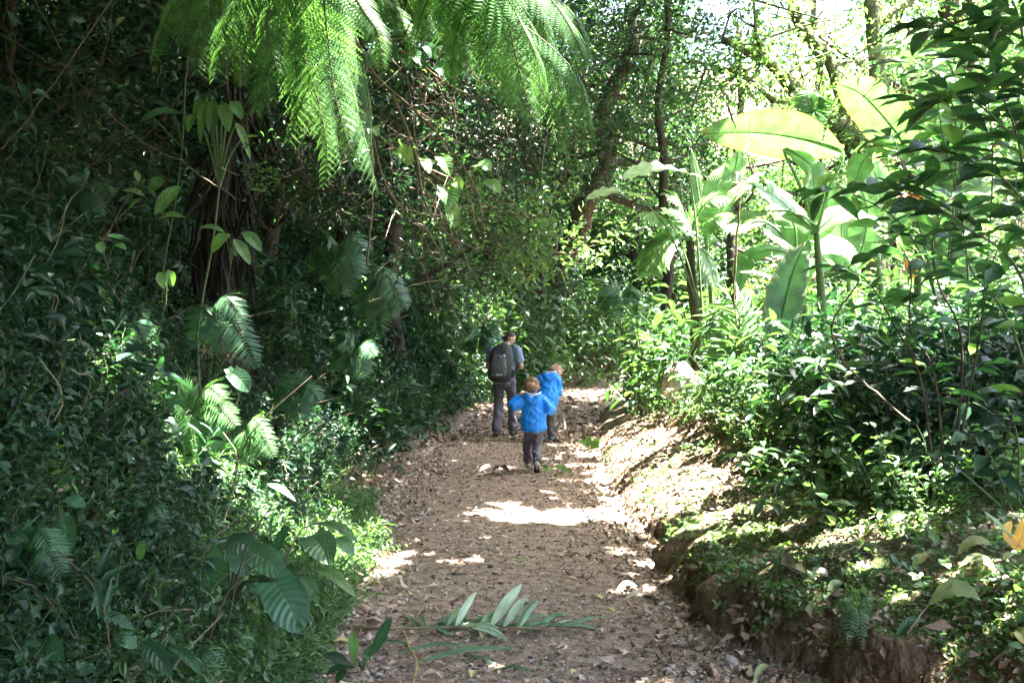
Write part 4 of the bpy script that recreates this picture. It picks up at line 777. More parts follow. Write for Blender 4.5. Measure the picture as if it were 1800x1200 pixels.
# woody branches with climbers hanging over the middle
def branchy(name, label, mains, Y, leaves, mat, r=.012, ntw=20, twl=.5, seed=1, cat='branch', lmat=None, small=0, smsize=.05, tw_down=.5):
    r_ = np.random.default_rng(seed); t = thing(name, P(*mains[0][0][:2], Y), label, cat); s = Soup(); an = []
    for c in mains:
        p = spline(pxs(c, Y), 22); tube(p, np.linspace(r, r * .35, 22), 6, s, .5)
        for k in range(ntw):
            q = p[r_.integers(2, 22)]; d = nrm(r_.normal(0, 1, 3) * [1, .7, .8] + [.3, 0, -tw_down]); L = twl * r_.uniform(.4, 1.3)
            e = q + d * L; tp = spline([q, (q + e) / 2 + r_.normal(0, .1 * L, 3), e], 7); tube(tp, np.linspace(r * .3, r * .1, 7), 4, s, r_.random()); an += list(tp[2:])
            for z in range(2):
                q2 = tp[r_.integers(2, 7)]; e2 = q2 + nrm(d + r_.normal(0, .8, 3)) * L * .5; tube(spline([q2, (q2 + e2) / 2 + r_.normal(0, .06 * L, 3), e2], 5), r * .09, 3, s, r_.random()); an.append(e2)
    s.build('wood', mat, t)
    for k, L in enumerate(leaves):
        a = P(L[0], L[1], Y - .05); e = P(L[2], L[3], Y - .12)
        blade([a, (a + e) / 2 + [0, -.02, .02], e], L[4], (r_.normal(0, .3), -.8, .5), fold=.25, n=8, seed=k, R=r_.random(), heart=.15, wav=.05).build('leaf', lmat or L_BIG, t)
    if small:
        an = np.array(an); crown(an, small, smsize, seed + 5, .06, T=T_MD, clump=4).build('foliage', L_MID if lmat is None else lmat, t)
    return t
branchy('bare_branch', 'long pale woody branch slanting down to the right through the centre', [[(600, 10), (650, 120), (700, 170), (740, 205), (790, 260), (835, 330), (850, 400)], [(690, 165), (730, 270), (745, 350), (785, 410), (840, 440)], [(650, 60), (720, 100), (790, 150), (870, 190)]], 7.6,
        [(718, 95, 748, 118, .11), (686, 75, 690, 112, .12), (748, 80, 765, 105, .09), (660, 90, 648, 120, .10), (700, 100, 725, 122, .08), (765, 115, 792, 140, .10), (642, 55, 612, 45, .10), (690, 62, 712, 52, .09)], TWIG, .016, 16, .45, 1, small=160, smsize=.05)
branchy('leafy_branch', 'climbing branch carrying large pale heart leaves beside hanging green fruit', [[(620, 200), (680, 250), (750, 300), (830, 350), (930, 385)], [(640, 170), (680, 330), (760, 420), (790, 520)]], 8.0,
        [(780, 325, 795, 362, .19), (742, 278, 755, 305, .10), (775, 275, 792, 308, .12), (700, 262, 725, 290, .13), (652, 222, 664, 240, .09), (790, 355, 800, 400, .12), (795, 318, 812, 332, .1), (838, 290, 862, 300, .13), (850, 320, 880, 340, .13)], TWIG, .014, 18, .5, 2, lmat=L_BIGL, small=130, smsize=.05)
branchy('leafy_branch', 'arching branch thick with small pale green leaves above the walkers', [[(720, 330), (820, 370), (900, 400), (960, 430), (990, 460)], [(760, 300), (850, 340), (920, 370), (960, 400)], [(800, 380), (860, 410), (900, 450), (930, 490)]], 9.0, [], TWIG, .012, 16, .4, 3, lmat=L_LIGHT, small=1500, smsize=.07)
branchy('twig_tangle', 'brown tangle of dead twigs below the left fern fronds', [[(500, 200), (560, 240), (600, 300), (590, 370)], [(620, 200), (580, 280), (530, 330), (500, 380)], [(540, 180), (520, 260), (560, 340)]], 7.4, [], BARK, .006, 50, .35, 4, cat='dead twigs', small=300, smsize=.045)
branchy('twig_tangle', 'dark thicket of hanging twigs between the two tree ferns', [[(700, 120), (760, 200), (850, 240), (890, 300)], [(760, 110), (800, 200), (790, 300), (740, 400)], [(840, 200), (860, 300), (900, 360)], [(680, 220), (700, 350), (770, 450), (830, 500)], [(650, 60), (760, 80), (860, 160), (900, 260)]], 10, [], BARK, .007, 45, .7, 5, cat='dead twigs', small=2600, smsize=.06, lmat=L_DARK)
branchy('twig_tangle', 'fine grey twigs crossing the dark upper left corner', [[(0, 60), (100, 120), (200, 200), (280, 290)], [(60, 0), (120, 120), (150, 260), (250, 330)], [(200, 0), (180, 100), (120, 230), (0, 290)]], 7.0, [], BARK, .005, 45, .5, 6, cat='dead twigs', small=300, smsize=.045)
# hanging vines
for k, (c, Y, rr, lab) in enumerate([([(640, 90), (650, 200), (655, 330), (648, 480)], 8.5, .010, 'thick dark vine hanging straight down beside the left fronds'), ([(710, 100), (735, 250), (738, 400), (770, 560)], 9, .007, 'brown vine hanging in a curve before the ferny slope'),
        ([(205, -10), (70, 190), (20, 260), (-20, 300)], 7.2, .006, 'pale vine looping through the dark upper left shade'), ([(190, 200), (270, 265), (330, 290), (420, 350)], 7.6, .005, 'thin vine sagging toward the strap leaves'), ([(960, 240), (950, 330), (975, 420), (960, 480)], 15, .014, 'thin dark liana in front of the leaning trunk'),
        ([(1300, 360), (1296, 450), (1300, 540), (1312, 640)], 10, .010, 'pale dry vine hanging by the banana stems'), ([(1440, 585, 7.5), (1500, 600, 7.5), (1560, 640, 7.5), (1620, 700, 7.5)], 7.5, .007, 'light green creeper stem crossing the shaded thicket'), ([(1600, 740, 5.5), (1500, 640, 6), (1480, 560, 6), (1530, 480, 6)], 6, .006, 'brown bent vine inside the right thicket')]):
    p = spline(pxs(c, Y), 30); r_ = np.random.default_rng(k); p = p + .015 * np.cumsum(r_.normal(0, 1, (30, 3)), 0) * .35
    tag(tube(p, rr, 6).build('vine', TWIG), lab, 'vine', 'vines')

# ---------------------------------------------------------------- banana plants and other big-leaved plants in the sun
def banana(base, Y, label, leaves, seed, stemtop=None, sr=.07):
    b = G((base[0] - 900) / F * Y, Y) - [0, 0, .1]; t = thing('banana_plant', b, label, 'banana plant', 'banana plants right of the trail')
    top = P(*stemtop, Y); s = Soup(); tube(spline([b, (b + top) / 2 + [.05, 0, 0], top], 10), np.linspace(sr, sr * .45, 10), 10, s, .6); s.build('stem', STEM, t)
    for k, (c, wd, up, te) in enumerate(leaves):
        cc = pxs(c, Y); s = blade(cc, wd, up, fold=.22, n=26, nu=6, tears=te, seed=seed + k, base=.3, peak=.35, tip=.12, curl=.25, R=(k * .31) % 1, wav=.03)
        tube(spline([top, (top + cc[0]) / 2 + [0, 0, .05]] + cc, 24), np.linspace(.022, .004, 24), 6, s, .9)
        s.build('leaf', L_BAND if te == 1 and seed == 110 else L_BAN, t)
    return t
banana((1440, 640), 10.5, 'banana plant with a wide leaf held flat against the white sky', [([(1480, 268), (1400, 243), (1320, 233), (1236, 236)], .54, (.0, .8, .6), 3), ([(1378, 262), (1425, 290), (1430, 330), (1437, 345)], .34, (.5, -.8, .1), 1),
       ([(1425, 400), (1360, 345), (1310, 320), (1285, 318)], .48, (0, -.5, .85), 3), ([(1440, 400), (1390, 372), (1320, 376), (1274, 396)], .26, (0, -.3, 1), 2), ([(1430, 410), (1480, 372), (1530, 385), (1560, 420)], .42, (0, -.5, .85), 2)], 100, (1435, 410))
banana((1345, 655), 9.6, 'banana plant with one tall upright dark leaf seen from behind', [([(1362, 665), (1374, 560), (1393, 480), (1416, 425)], .46, (.35, -.95, 0), 1), ([(1375, 500), (1350, 485), (1325, 478), (1300, 478)], .16, (0, -.3, 1), 0)], 110, (1362, 640), .05)
banana((1500, 640), 11.5, 'banana plant whose broad glowing leaves stand upright behind the others', [([(1490, 480), (1480, 420), (1485, 360), (1500, 320)], .50, (.2, -1, .1), 2), ([(1500, 480), (1520, 420), (1525, 370), (1515, 330)], .4, (-.3, -1, .1), 2), ([(1480, 480), (1440, 420), (1400, 400), (1370, 440)], .42, (0, -.6, .8), 3), ([(1490, 470), (1430, 470), (1400, 500), (1395, 560)], .3, (0, -.7, .6), 2)], 120, (1492, 500))
banana((1600, 640), 10.0, 'banana plant half hidden at right with a big leaf lit through from above', [([(1600, 275), (1573, 230), (1517, 168), (1474, 148)], .50, (.3, .75, .6), 3), ([(1610, 260), (1560, 255), (1520, 280), (1500, 330)], .34, (0, -.6, .8), 2), ([(1620, 260), (1660, 180), (1700, 150), (1740, 160)], .4, (0, -.6, .8), 2)], 130, (1612, 280), .06)
banana((1410, 640), 11.0, 'banana plant with crossing pale leaves low in the sunny clump', [([(1400, 440), (1360, 400), (1330, 390), (1290, 410)], .4, (0, -.5, .8), 2), ([(1410, 440), (1440, 390), (1455, 350), (1450, 300)], .38, (-.2, -.9, .3), 2), ([(1400, 440), (1395, 390), (1360, 350), (1335, 345)], .42, (.1, -.7, .6), 2), ([(1410, 450), (1450, 430), (1490, 440), (1510, 490)], .34, (0, -.6, .8), 2), ([(1400, 450), (1350, 440), (1310, 460), (1295, 520)], .3, (0, -.6, .8), 2)], 150, (1405, 470))
banana((1550, 640), 12.5, 'banana plant behind the dark shrub stems with leaves like lamps', [([(1540, 440), (1530, 380), (1500, 350), (1460, 350)], .5, (0, -.7, .6), 2), ([(1545, 440), (1570, 380), (1600, 350), (1640, 360)], .46, (0, -.7, .6), 2), ([(1540, 450), (1510, 420), (1470, 430), (1450, 480)], .44, (0, -.7, .6), 3), ([(1545, 440), (1550, 370), (1540, 310), (1520, 270)], .4, (0, -.95, .2), 1)], 160, (1545, 470))
banana((1250, 640), 13, 'young banana plant with narrow upright leaves left of the others', [([(1240, 400), (1228, 340), (1222, 300), (1215, 262)], .16, (.2, -1, .1), 0), ([(1245, 410), (1280, 350), (1330, 310), (1345, 305)], .22, (0, -.5, .8), 1), ([(1240, 420), (1260, 330), (1290, 300), (1300, 260)], .34, (0, -.9, .3), 2), ([(1235, 420), (1190, 400), (1160, 420), (1150, 450)], .3, (0, -.5, .8), 2)], 140, (1242, 430), .05)
leafy('elephant_ear', (1235, 560, 12), [((1128, 348), (1032, 350, 11.6), .42, (-.1, -.35, 1)), ((1212, 306), (1095, 314, 11.6), .50, (0, -.4, 1)), ((1165, 372), (1215, 400), .3, (0, -.4, .9))], 12, 'elephant ear plant with two blinding white leaves reaching over the trail', 'plant', L_WHT, heart=.22, stemr=.014, fold=.1, wav=.12)
# small palm-like tree with papaya-like crown
t = thing('young_tree', P(1222, 615, 13), 'young tree with thin brown trunk and drooping toothed leaves beside the bananas', 'tree')
s = Soup(); tube(spline([G((1226 - 900) / F * 13, 13) - [0, 0, .2], P(1224, 560, 13), P(1216, 500, 13), P(1213, 425, 13)], 16), np.linspace(.095, .055, 16) * (1 + .08 * np.sin(np.arange(16) * 2.1)), 10, s); s.build('trunk', BARK, t)
for k, (c, wd, up) in enumerate([([(1213, 425), (1180, 415), (1150, 440), (1136, 480)], .42, (-.5, -.6, .6)), ([(1213, 425), (1180, 390), (1150, 375), (1125, 380)], .32, (0, -.5, .8)), ([(1213, 425), (1240, 390), (1270, 380), (1295, 405)], .34, (.2, -.5, .8)), ([(1213, 420), (1200, 380), (1190, 350), (1170, 340)], .3, (0, -.6, .8)), ([(1213, 425), (1235, 440), (1250, 470), (1255, 500)], .3, (.5, -.6, .4)), ([(1213, 425), (1225, 380), (1250, 350), (1280, 350)], .3, (0, -.6, .8))]):
    frond([P(*q, 13 - .15 * i) for i, q in enumerate(c)], wd, 13, leafT(.3, 4, .15, .3, .4, .05), up=up, ang=50, down=.2, seed=200 + k, t0=.25, r=.010).build('frond', [L_BAN, STEM], t)
def palm(label, base, fr, Y, seed, mat, wd=.35, n=16, lw=.2):
    t = thing('palm', base, label, 'palm')
    for k, (c, up, dwn) in enumerate(fr):
        frond([base] * 0 + pxs(c, Y), wd, n, leafT(lw, 4, .3, .25, .4, .05), up=up, ang=48, down=dwn, seed=seed + k, t0=.22, r=.010).build('frond', [mat, STEM], t)
    return t
palm('low palm with comb like leaf hanging over the sunlit shrubs', P(1290, 660, 10), [([(1290, 665), (1300, 560), (1280, 530), (1248, 600)], (.3, -.7, .3), .2), ([(1290, 665), (1275, 580), (1250, 560), (1225, 600)], (0, -.6, .8), .4), ([(1290, 665), (1310, 600), (1340, 590), (1360, 630)], (0, -.6, .8), .4)], 10, 210, L_LIGHT, .34, 18, .12)
palm('palm with yellow green leaflets lit against the sky at upper right', G(4.3, 9.6), [([(1650, 640), (1690, 200), (1620, 65), (1560, 100), (1500, 140)], (0, -.8, .5), .1), ([(1650, 640), (1680, 220), (1610, 110), (1560, 140), (1520, 170)], (0, -.6, .8), .2), ([(1650, 640), (1700, 180), (1650, 50), (1590, 60), (1545, 80)], (0, -.6, .8), .2), ([(1650, 640), (1700, 200), (1720, 80), (1760, 30), (1800, 40)], (0, -.6, .8), .2)], 9.5, 220, L_BAN, .45, 14, .24)
# orange heliconia bracts
HEL = leaf_mat('orange_bract', [(0, (.55, .09, .015)), (1, (.75, .2, .03))], .4, .3, .4)
for k, (c, lab) in enumerate([([(1575, 365), (1600, 352), (1625, 360)], 'orange heliconia bracts glowing behind the dark leaves'), ([(1690, 85), (1700, 100), (1712, 110)], 'small orange bract high in the upper right leaves'), ([(1598, 465), (1600, 480), (1596, 500)], 'orange bract low among the dim stems at right')]):
    t = thing('heliconia_flower', P(*c[0], 7.2), lab, 'flower', 'orange heliconia flowers')
    p = spline(pxs(c, 7.2), 8); tube(p, .006, 5).build('stem', STEM, t)
    for j in range(5):
        q = p[1 + j]; e = q + np.array([.05 * (-1) ** j, -.02, .07]); blade([q, (q + e) / 2 + [0, 0, -.01], e], .04, (0, -1, .2), fold=.8, n=6, R=j / 5).build('bract', HEL, t)
# ---------------------------------------------------------------- things lying on the trail and the bank
PALMF = leaf_mat('fallen_palm', [(0, (.03, .10, .04)), (.5, (.07, .19, .08)), (.75, (.22, .36, .22)), (1, (.45, .56, .45))], .3, .25, .5, vein=.15, bump=.4, nveins=1)  # palest stops put the glossy sheen of the upright leaflets into the colour
t = thing('palm_frond', lay(690, 1105), 'fallen green palm frond lying across the trail, some leaflets standing up', 'palm frond')
ra = [lay(620, 1100, .03), lay(690, 1105, .05), lay(822, 1102, .05), lay(915, 1103, .05), lay(1000, 1106, .03)]
s = Soup(); tube(spline(ra, 20), np.linspace(.009, .003, 20), 6, s, .5); s.build('rachis', PALEBARK, t)
def lf(a, b, w, up, R, lift=.03, lb=None, parent=t, mat=PALMF, name='leaflet', Yb=None, sag=.02):
    A = lay(*a, lift); B = lay(*b, .015) if lb is None else P(b[0], b[1], A[1] + lb)
    return blade([A, (A + B) / 2 + [0, 0, sag], B], w, up, fold=.3, n=10, nu=3, R=R, base=.25, peak=.35).build(name, mat, parent)
for a, b, w, up, R, lb in [((800, 1101), (837, 1040), .034, (.8, -.8, .2), .95, .05), ((785, 1101), (812, 1068), .022, (.8, -.8, .2), .8, .04), ((862, 1101), (917, 1026), .05, (.8, -.9, .2), 1, .06), ((843, 1100), (880, 1078), .03, (.5, -.8, .5), .8, .04), ((885, 1102), (926, 1048), .04, (.8, -.8, .1), .95, .05), ((908, 1102), (943, 1052), .032, (.8, -.7, .2), .75, .05), ((912, 1104), (947, 1056), .026, (.9, -.6, .2), .9, .07), ((826, 1101), (892, 1124), .045, (0, -.6, .8), .8, -.12)]:
    lf(a, b, w * 1.4, up, R, .05, lb)
r_ = np.random.default_rng(8)
for k in range(22):
    x0 = 740 + k * 12; up_ = k % 2; dx = (40 + 50 * r_.random()); lf((x0, 1102), (x0 + dx, 1102 - (24 * r_.random() + 3 if up_ else -(r_.random() * 15 + 3))), .032, (r_.normal(0, .3), -.2, 1), r_.random() * .6, .04)
for k in range(8):
    x0 = 730 + k * 18; lf((x0, 1101), (x0 - 30 + 70 * r_.random(), 1080 + 6 * r_.random()), .03, (0, -.3, 1), r_.random() * .5, .04)
for k, (a, b, w, lab) in enumerate([((735, 1163), (910, 1140), .045, 'long green blade lying below the palm frond'), ((690, 1150), (845, 1136), .03, 'narrow green blade between the yellow twig and the palm frond'), ((868, 1178), (948, 1187), .022, 'thin pale blade lying lowest on the trail'), ((820, 1160), (870, 1168), .02, 'short pale blade just above the lowest one'), ((640, 1140), (718, 1133), .03, 'grey green blade beside the dark broken seedling')]):
    A = lay(*a, .02); B = lay(*b, .02); tag(blade([A, (A + B) / 2 + [0, .02, .02], B], w, (0, -.3, 1), n=12, nu=3, R=.4, base=.2).build('leaf_blade', PALMF), lab, 'leaf')
def stick(name, pts, r, mat, lab, cat='stick', grp=None, lift=.012, sides=7, forks=0, seed=0):
    p = spline([lay(*q[:2], q[2] if len(q) > 2 else lift) for q in pts], 16); rr = np.random.default_rng(seed); p = p + rr.normal(0, r * .5, p.shape); s = tube(p, np.linspace(r, r * .6, 16), sides)
    for k in range(forks):
        q = p[rr.integers(3, 14)]; tube([q, q + np.array([rr.normal(0, .05), rr.normal(0, .06), .03])], r * .4, 5, s)
    return tag(s.build(name, mat), lab, cat, grp)
stick('stick', [(535, 1096), (575, 1096), (620, 1103), (660, 1106), (700, 1106)], .011, PALEBARK, 'pale brown stick joining the elephant ears to the palm frond', forks=2)
stick('stick', [(345, 1040, .05), (420, 1050, .05), (480, 1075, .04), (540, 1096, .02)], .009, TWIG, 'dark stick lying under the elephant ear leaves')
stick('stick', [(707, 1106, .02), (720, 1135, .03), (732, 1165, .02), (730, 1185, .02), (722, 1210, .02)], .005, rough_mat('yellow_twig', [(.3, (.3, .22, .05)), (.7, (.4, .33, .1))], 6), 'bent yellow twig running toward the viewer')
stick('stick', [(1440, 886, .03), (1475, 880, .03), (1512, 872, .04)], .012, PALEBARK, 'short thick pale stick on the bank beside the seedlings')
stick('stick', [(1470, 946, .03), (1505, 925, .04), (1548, 902, .05)], .006, PALEBARK, 'thin straight stick slanting across the mossy bank', forks=1)
stick('stick', [(1465, 980, .03), (1500, 962, .03), (1545, 942, .03)], .005, PALEBARK, 'thin stick on the moss in the middle of the bank')
stick('stick', [(1594, 1114, .02), (1612, 1090, .06), (1632, 1063, .08)], .005, PALEBARK, 'pale curved stalk of the big fallen leaf on the bank')
stick('stick', [(1738, 1180, .02), (1760, 1160, .03), (1776, 1140, .04)], .006, TWIG, 'short crooked stick in the bottom right corner')
stick('stick', [(990, 1000), (1010, 1012), (1030, 1018)], .005, TWIG, 'small dark twig in the middle of the trail', forks=1)
stick('stick', [(1030, 1020, .01), (1038, 1012, .04), (1044, 1002, .07)], .005, TWIG, 'small greenish twig standing up at its end on the trail')
stick('stick', [(1295, 870, .02), (1330, 835, .05), (1400, 800, .08)], .006, TWIG, 'long dry stalk leaning over the sunny bank edge', forks=2)
stick('stick', [(600, 965), (640, 964), (680, 967)], .004, PALEBARK, 'thin yellow straw at the left side of the trail')
stick('stick', [(745, 820), (765, 830), (790, 838)], .01, TWIG, 'dark stick lying on the left of the trail behind the palm', forks=1)
stick('stick', [(1150, 775, .05), (1170, 755, .08), (1200, 735, .1)], .02, PALEBARK, 'pale root sticking out of the sunlit bank', forks=1)
# fallen leaves one can point to
def fleaf(a, b, w, mat, lab, R=.5, up=(0, -.35, 1), name='fallen_leaf', wav=.1, la=.02, lb=.03, sag=.02, grp=None):
    A = lay(*a, la); B = lay(*b, lb); return tag(blade([A, (A + B) / 2 + [0, 0, sag], B], w, up, fold=.25, n=12, nu=5, R=R, peak=.45, wav=wav, curl=-.2).build(name, mat), lab, 'leaf', grp)
fleaf((1683, 974), (1744, 958), .085, L_PALE, 'large pale yellow green leaf with a dark hole on the bank', .7, sag=.03)
fleaf((1684, 998), (1748, 1000), .09, L_PALE, 'second large pale leaf lying just below the holed one', .9, sag=.03)
fleaf((1632, 1064), (1720, 1052), .14, L_PALE, 'big ragged pale green leaf propped above the bank on its stalk', .3, la=.08, lb=.10, sag=.03)
fleaf((1550, 928), (1592, 905), .06, L_PALE, 'pale spotted leaf leaning at the edge of the dark hollow', .2, (.3, -.8, .5), la=.02, lb=.07)
fleaf((1575, 1118), (1628, 1090), .05, L_BIG, 'dull green leaf half buried in the litter low on the bank', .2)
fleaf((1455, 1048), (1482, 1025), .05, L_PALE, 'grey leaf with serrated look on the edge of the bank', .1)
fleaf((1468, 1070), (1512, 1062), .05, L_PALE, 'flat pale leaf on the brink of the cut bank', .2)
fleaf((1780, 1120), (1800, 1135), .07, L_YEL, 'bright yellow leaf at the right border of the bank', .3, sag=.03)
fleaf((1265, 942), (1315, 938), .06, L_PALE, 'sun bleached white leaf on the mossy bank top', 1)
fleaf((1432, 1018), (1455, 1010), .05, LITTER, 'orange brown round leaf on the bank top', .75)
fleaf((1325, 1195), (1356, 1170), .04, L_PALE, 'narrow pale leaf at the foot of the cut bank', .4)
fleaf((655, 1030), (669, 1026), .03, L_YEL, 'small yellow leaf on the left side of the trail', .2)
fleaf((628, 1065), (650, 1055), .03, L_BIGL, 'small green leaf on the left of the trail above the frond', .9)
fleaf((885, 992), (910, 990), .035, LITTER, 'flat tan leaf in the middle of the trail', .65, sag=.01)
fleaf((905, 985), (930, 990), .035, L_PALE, 'green and tan leaf beside the flat tan one', .1, sag=.02)
fleaf((1085, 1035), (1120, 1030), .05, LITTER, 'large tan leaf right of the trail centre', .7)
fleaf((1100, 1052), (1140, 1045), .045, LITTER, 'large greyish leaf near the foot of the bank', .8)
fleaf((960, 828), (1000, 832), .13, L_BIGL, 'fresh green leaf on the trail just right of the front boy', .8, sag=.05)
fleaf((945, 822), (962, 826), .08, L_BIGL, 'smaller green leaf touching the heel of the front boy', .4, sag=.03)
fleaf((840, 832), (880, 826), .11, LITTER, 'curled grey brown leaf lying left of the front boy', .45, sag=.05)
fleaf((868, 826), (895, 832), .09, LITTER, 'dark shrivelled leaf beside the curled grey one', .05, sag=.06)
# cluster of green leaves at right of the boys
leafy('seedling', (1035, 792, 14), [((1035, 785), (1015, 775), .12), ((1038, 785), (1058, 772), .12), ((1036, 785), (1032, 765), .1), ((1036, 788), (1062, 785), .12)], 14, 'little bright seedling at the right edge of the trail beside the boys', 'seedling', L_BIGL)
# broken dark seedling at the lower left of the trail
leafy('broken_seedling', tuple([638, 1178]) + (float(lay(638, 1178)[1]),), [((622, 1165), (620, 1106), .045, (.1, -1, .2)), ((655, 1152), (688, 1084), .055, (.5, -.9, .1)), ((640, 1165), (655, 1130), .04, (.5, -.9, .1)), ((615, 1168), (568, 1150), .05), ((625, 1172), (575, 1180), .045), ((650, 1160), (640, 1140), .04), ((610, 1178), (590, 1198), .045)], 4.45, 'broken seedling with dark upright leaves lying on the gravel', 'seedling', L_SHRUB, stemr=.004)
# yellow curled leaf with a strap leaf at the right border
t = thing('yellow_plant', P(1785, 965, 4.4), 'plant at the right border with golden yellow curled leaf and green strap leaf', 'plant')
for k, (c, wd, up, m) in enumerate([([(1783, 962), (1770, 935), (1778, 915)], .05, (.2, -.9, .3), L_ORG), ([(1785, 962), (1795, 940), (1798, 912)], .055, (-.2, -.9, .3), L_ORG), ([(1782, 965), (1790, 955), (1810, 950)], .08, (0, -.8, .5), L_ORG), ([(1782, 945), (1755, 918), (1729, 898)], .035, (0, -.5, .8), L_BIGL), ([(1785, 970), (1770, 975), (1765, 985)], .03, (0, -.5, .8), L_PALE)]):
    blade(pxs(c, 4.4), wd, up, fold=.5, n=10, R=.5, curl=.6, wav=.15, base=.3).build('leaf', m, t)
# boulders and stones
def stone(p, s, seed, lab, name='stone', mat=None, cat='stone', sink=.3, grp=None):
    V, Fc, U = rockT(seed); r_ = np.random.default_rng(seed); V = V * np.asarray(s) ; a = r_.uniform(0, 6.28); c, n_ = math.cos(a), math.sin(a)
    V = V @ np.array([[c, -n_, 0], [n_, c, 0], [0, 0, 1]]).T + p + [0, 0, np.atleast_1d(s)[-1] * (.25 - sink * .5)]
    return tag(Soup().add(V, Fc, U, r_.random()).build(name, mat or STONE), lab, cat, grp)
G_ = 'larger stones on the trail'
for k, (px, py, s, lab) in enumerate([(783, 1045, .055, 'dark faced stone standing out above the palm frond'), (724, 1040, .045, 'purple grey stone left of the dark faced one'), (1072, 1008, .05, 'white topped stone at the right side of the trail'), (612, 985, .08, 'big rounded stone at the left trail edge by the lance leaves'), (615, 1010, .06, 'flat pale stone just below the big rounded edge stone'),
        (1030, 1062, .06, 'round tan stone right of the palm frond tip'), (1140, 1050, .09, 'large smooth stone at the foot of the cut bank'), (665, 1190, .07, 'flat pinkish stone at the bottom left of the trail'), (630, 1160, .05, 'grey stone beside the broken seedling'), (1195, 1135, .10, 'grey stone in the leaves below the cut bank'), (1285, 1165, .12, 'big mossy stone at the bottom right foot of the bank'),
        (1060, 1175, .06, 'dark stone near the bottom centre of the trail'), (680, 880, .09, 'pale stone beside the lit green ground plants'), (740, 905, .1, 'flat stone left of the sunny patch'), (1190, 1010, .05, 'small tan stone under the first bend of the bank'), (1490, 1075, .06, 'brown clod on the brink of the bank'), (560, 1135, .06, 'brown stone at the lower left among the gravel')]):
    stone(lay(px, py), [s, s * .8, s * .7], 40 + k, lab, grp=G_)
BOULD = rough_mat('pale_boulder', [(.3, (.07, .09, .03)), (.42, (.26, .25, .18)), (.55, (.46, .44, .37)), (.7, (.62, .6, .54))], 6, .9, 1.0, 9, dist=.12)  # pale stone lightened further for sun-blown white; lowest stop is moss
stone(P(1200, 690, 12.0), [.62, .55, 1.15], 70, 'pale boulder standing out of the bank near the bend', 'boulder', BOULD, 'boulder')
stone(lay(1142, 862), [.14, .12, .16], 71, 'rusty brown stump like clod on the sunny bank edge', 'stump', BARK, 'stump', 0)
stone(lay(1215, 1003), [.14, .12, .1], 72, 'brown earth lump on the brink of the bank', 'earth_clod', BANK, 'clod')
# ---------------------------------------------------------------- people
def etube(pts, rx, ry=None, ref=(1, 0, 0), sides=14, soup=None):
    """closed tube of elliptical rings; rx along ref side, ry across"""
    pts = np.asarray(pts, float); n = len(pts); rx = np.asarray(rx, float); ry = rx if ry is None else np.asarray(ry, float)
    m = 3 * n; pts = spline(pts, m); q = np.linspace(0, n - 1, m); rx = np.interp(q, range(n), rx); ry = np.interp(q, range(n), ry)
    t = nrm(np.gradient(pts, axis=0)); P0 = pts[0] - t[0] * min(rx[0], ry[0]) * .5; P1 = pts[-1] + t[-1] * min(rx[-1], ry[-1]) * .5
    pts = np.vstack([P0, pts[0] - t[0] * min(rx[0], ry[0]) * .3, pts, pts[-1] + t[-1] * min(rx[-1], ry[-1]) * .3, P1]); t = np.vstack([t[0], t[0], t, t[-1], t[-1]])
    rx = np.concatenate([[1e-4, rx[0] * .75], rx, [rx[-1] * .75, 1e-4]]); ry = np.concatenate([[1e-4, ry[0] * .75], ry, [ry[-1] * .75, 1e-4]])
    a = np.arange(sides) / sides * 2 * PI; V = []; ref = np.asarray(ref, float)
    for i in range(len(pts)):
        x = nrm(ref - t[i] * (ref @ t[i])); y = np.cross(t[i], x); V.append(pts[i] + np.cos(a)[:, None] * x * rx[i] + np.sin(a)[:, None] * y * ry[i])
    V = np.concatenate(V); j = np.arange(sides); Fc = np.concatenate([np.stack([i * sides + j, i * sides + (j + 1) % sides, (i + 1) * sides + (j + 1) % sides, (i + 1) * sides + j], -1) for i in range(len(pts) - 1)])
    soup = soup or Soup(); return soup.add(V, Fc)
def ball(c, r, soup):
    c = np.asarray(c, float); r = np.broadcast_to(np.asarray(r, float), (3,)); nu, nv = 14, 10; V = []
    for i in range(nv + 1):
        th = PI * (i + .004) / (nv + .008)
        for j in range(nu): V.append([r[0] * math.sin(th) * math.cos(2 * PI * j / nu), r[1] * math.sin(th) * math.sin(2 * PI * j / nu), r[2] * math.cos(th)])
    Fc = [[i * nu + j, (i + 1) * nu + j, (i + 1) * nu + (j + 1) % nu, i * nu + (j + 1) % nu] for i in range(nv) for j in range(nu)]
    return soup.add(np.array(V) + c, Fc)
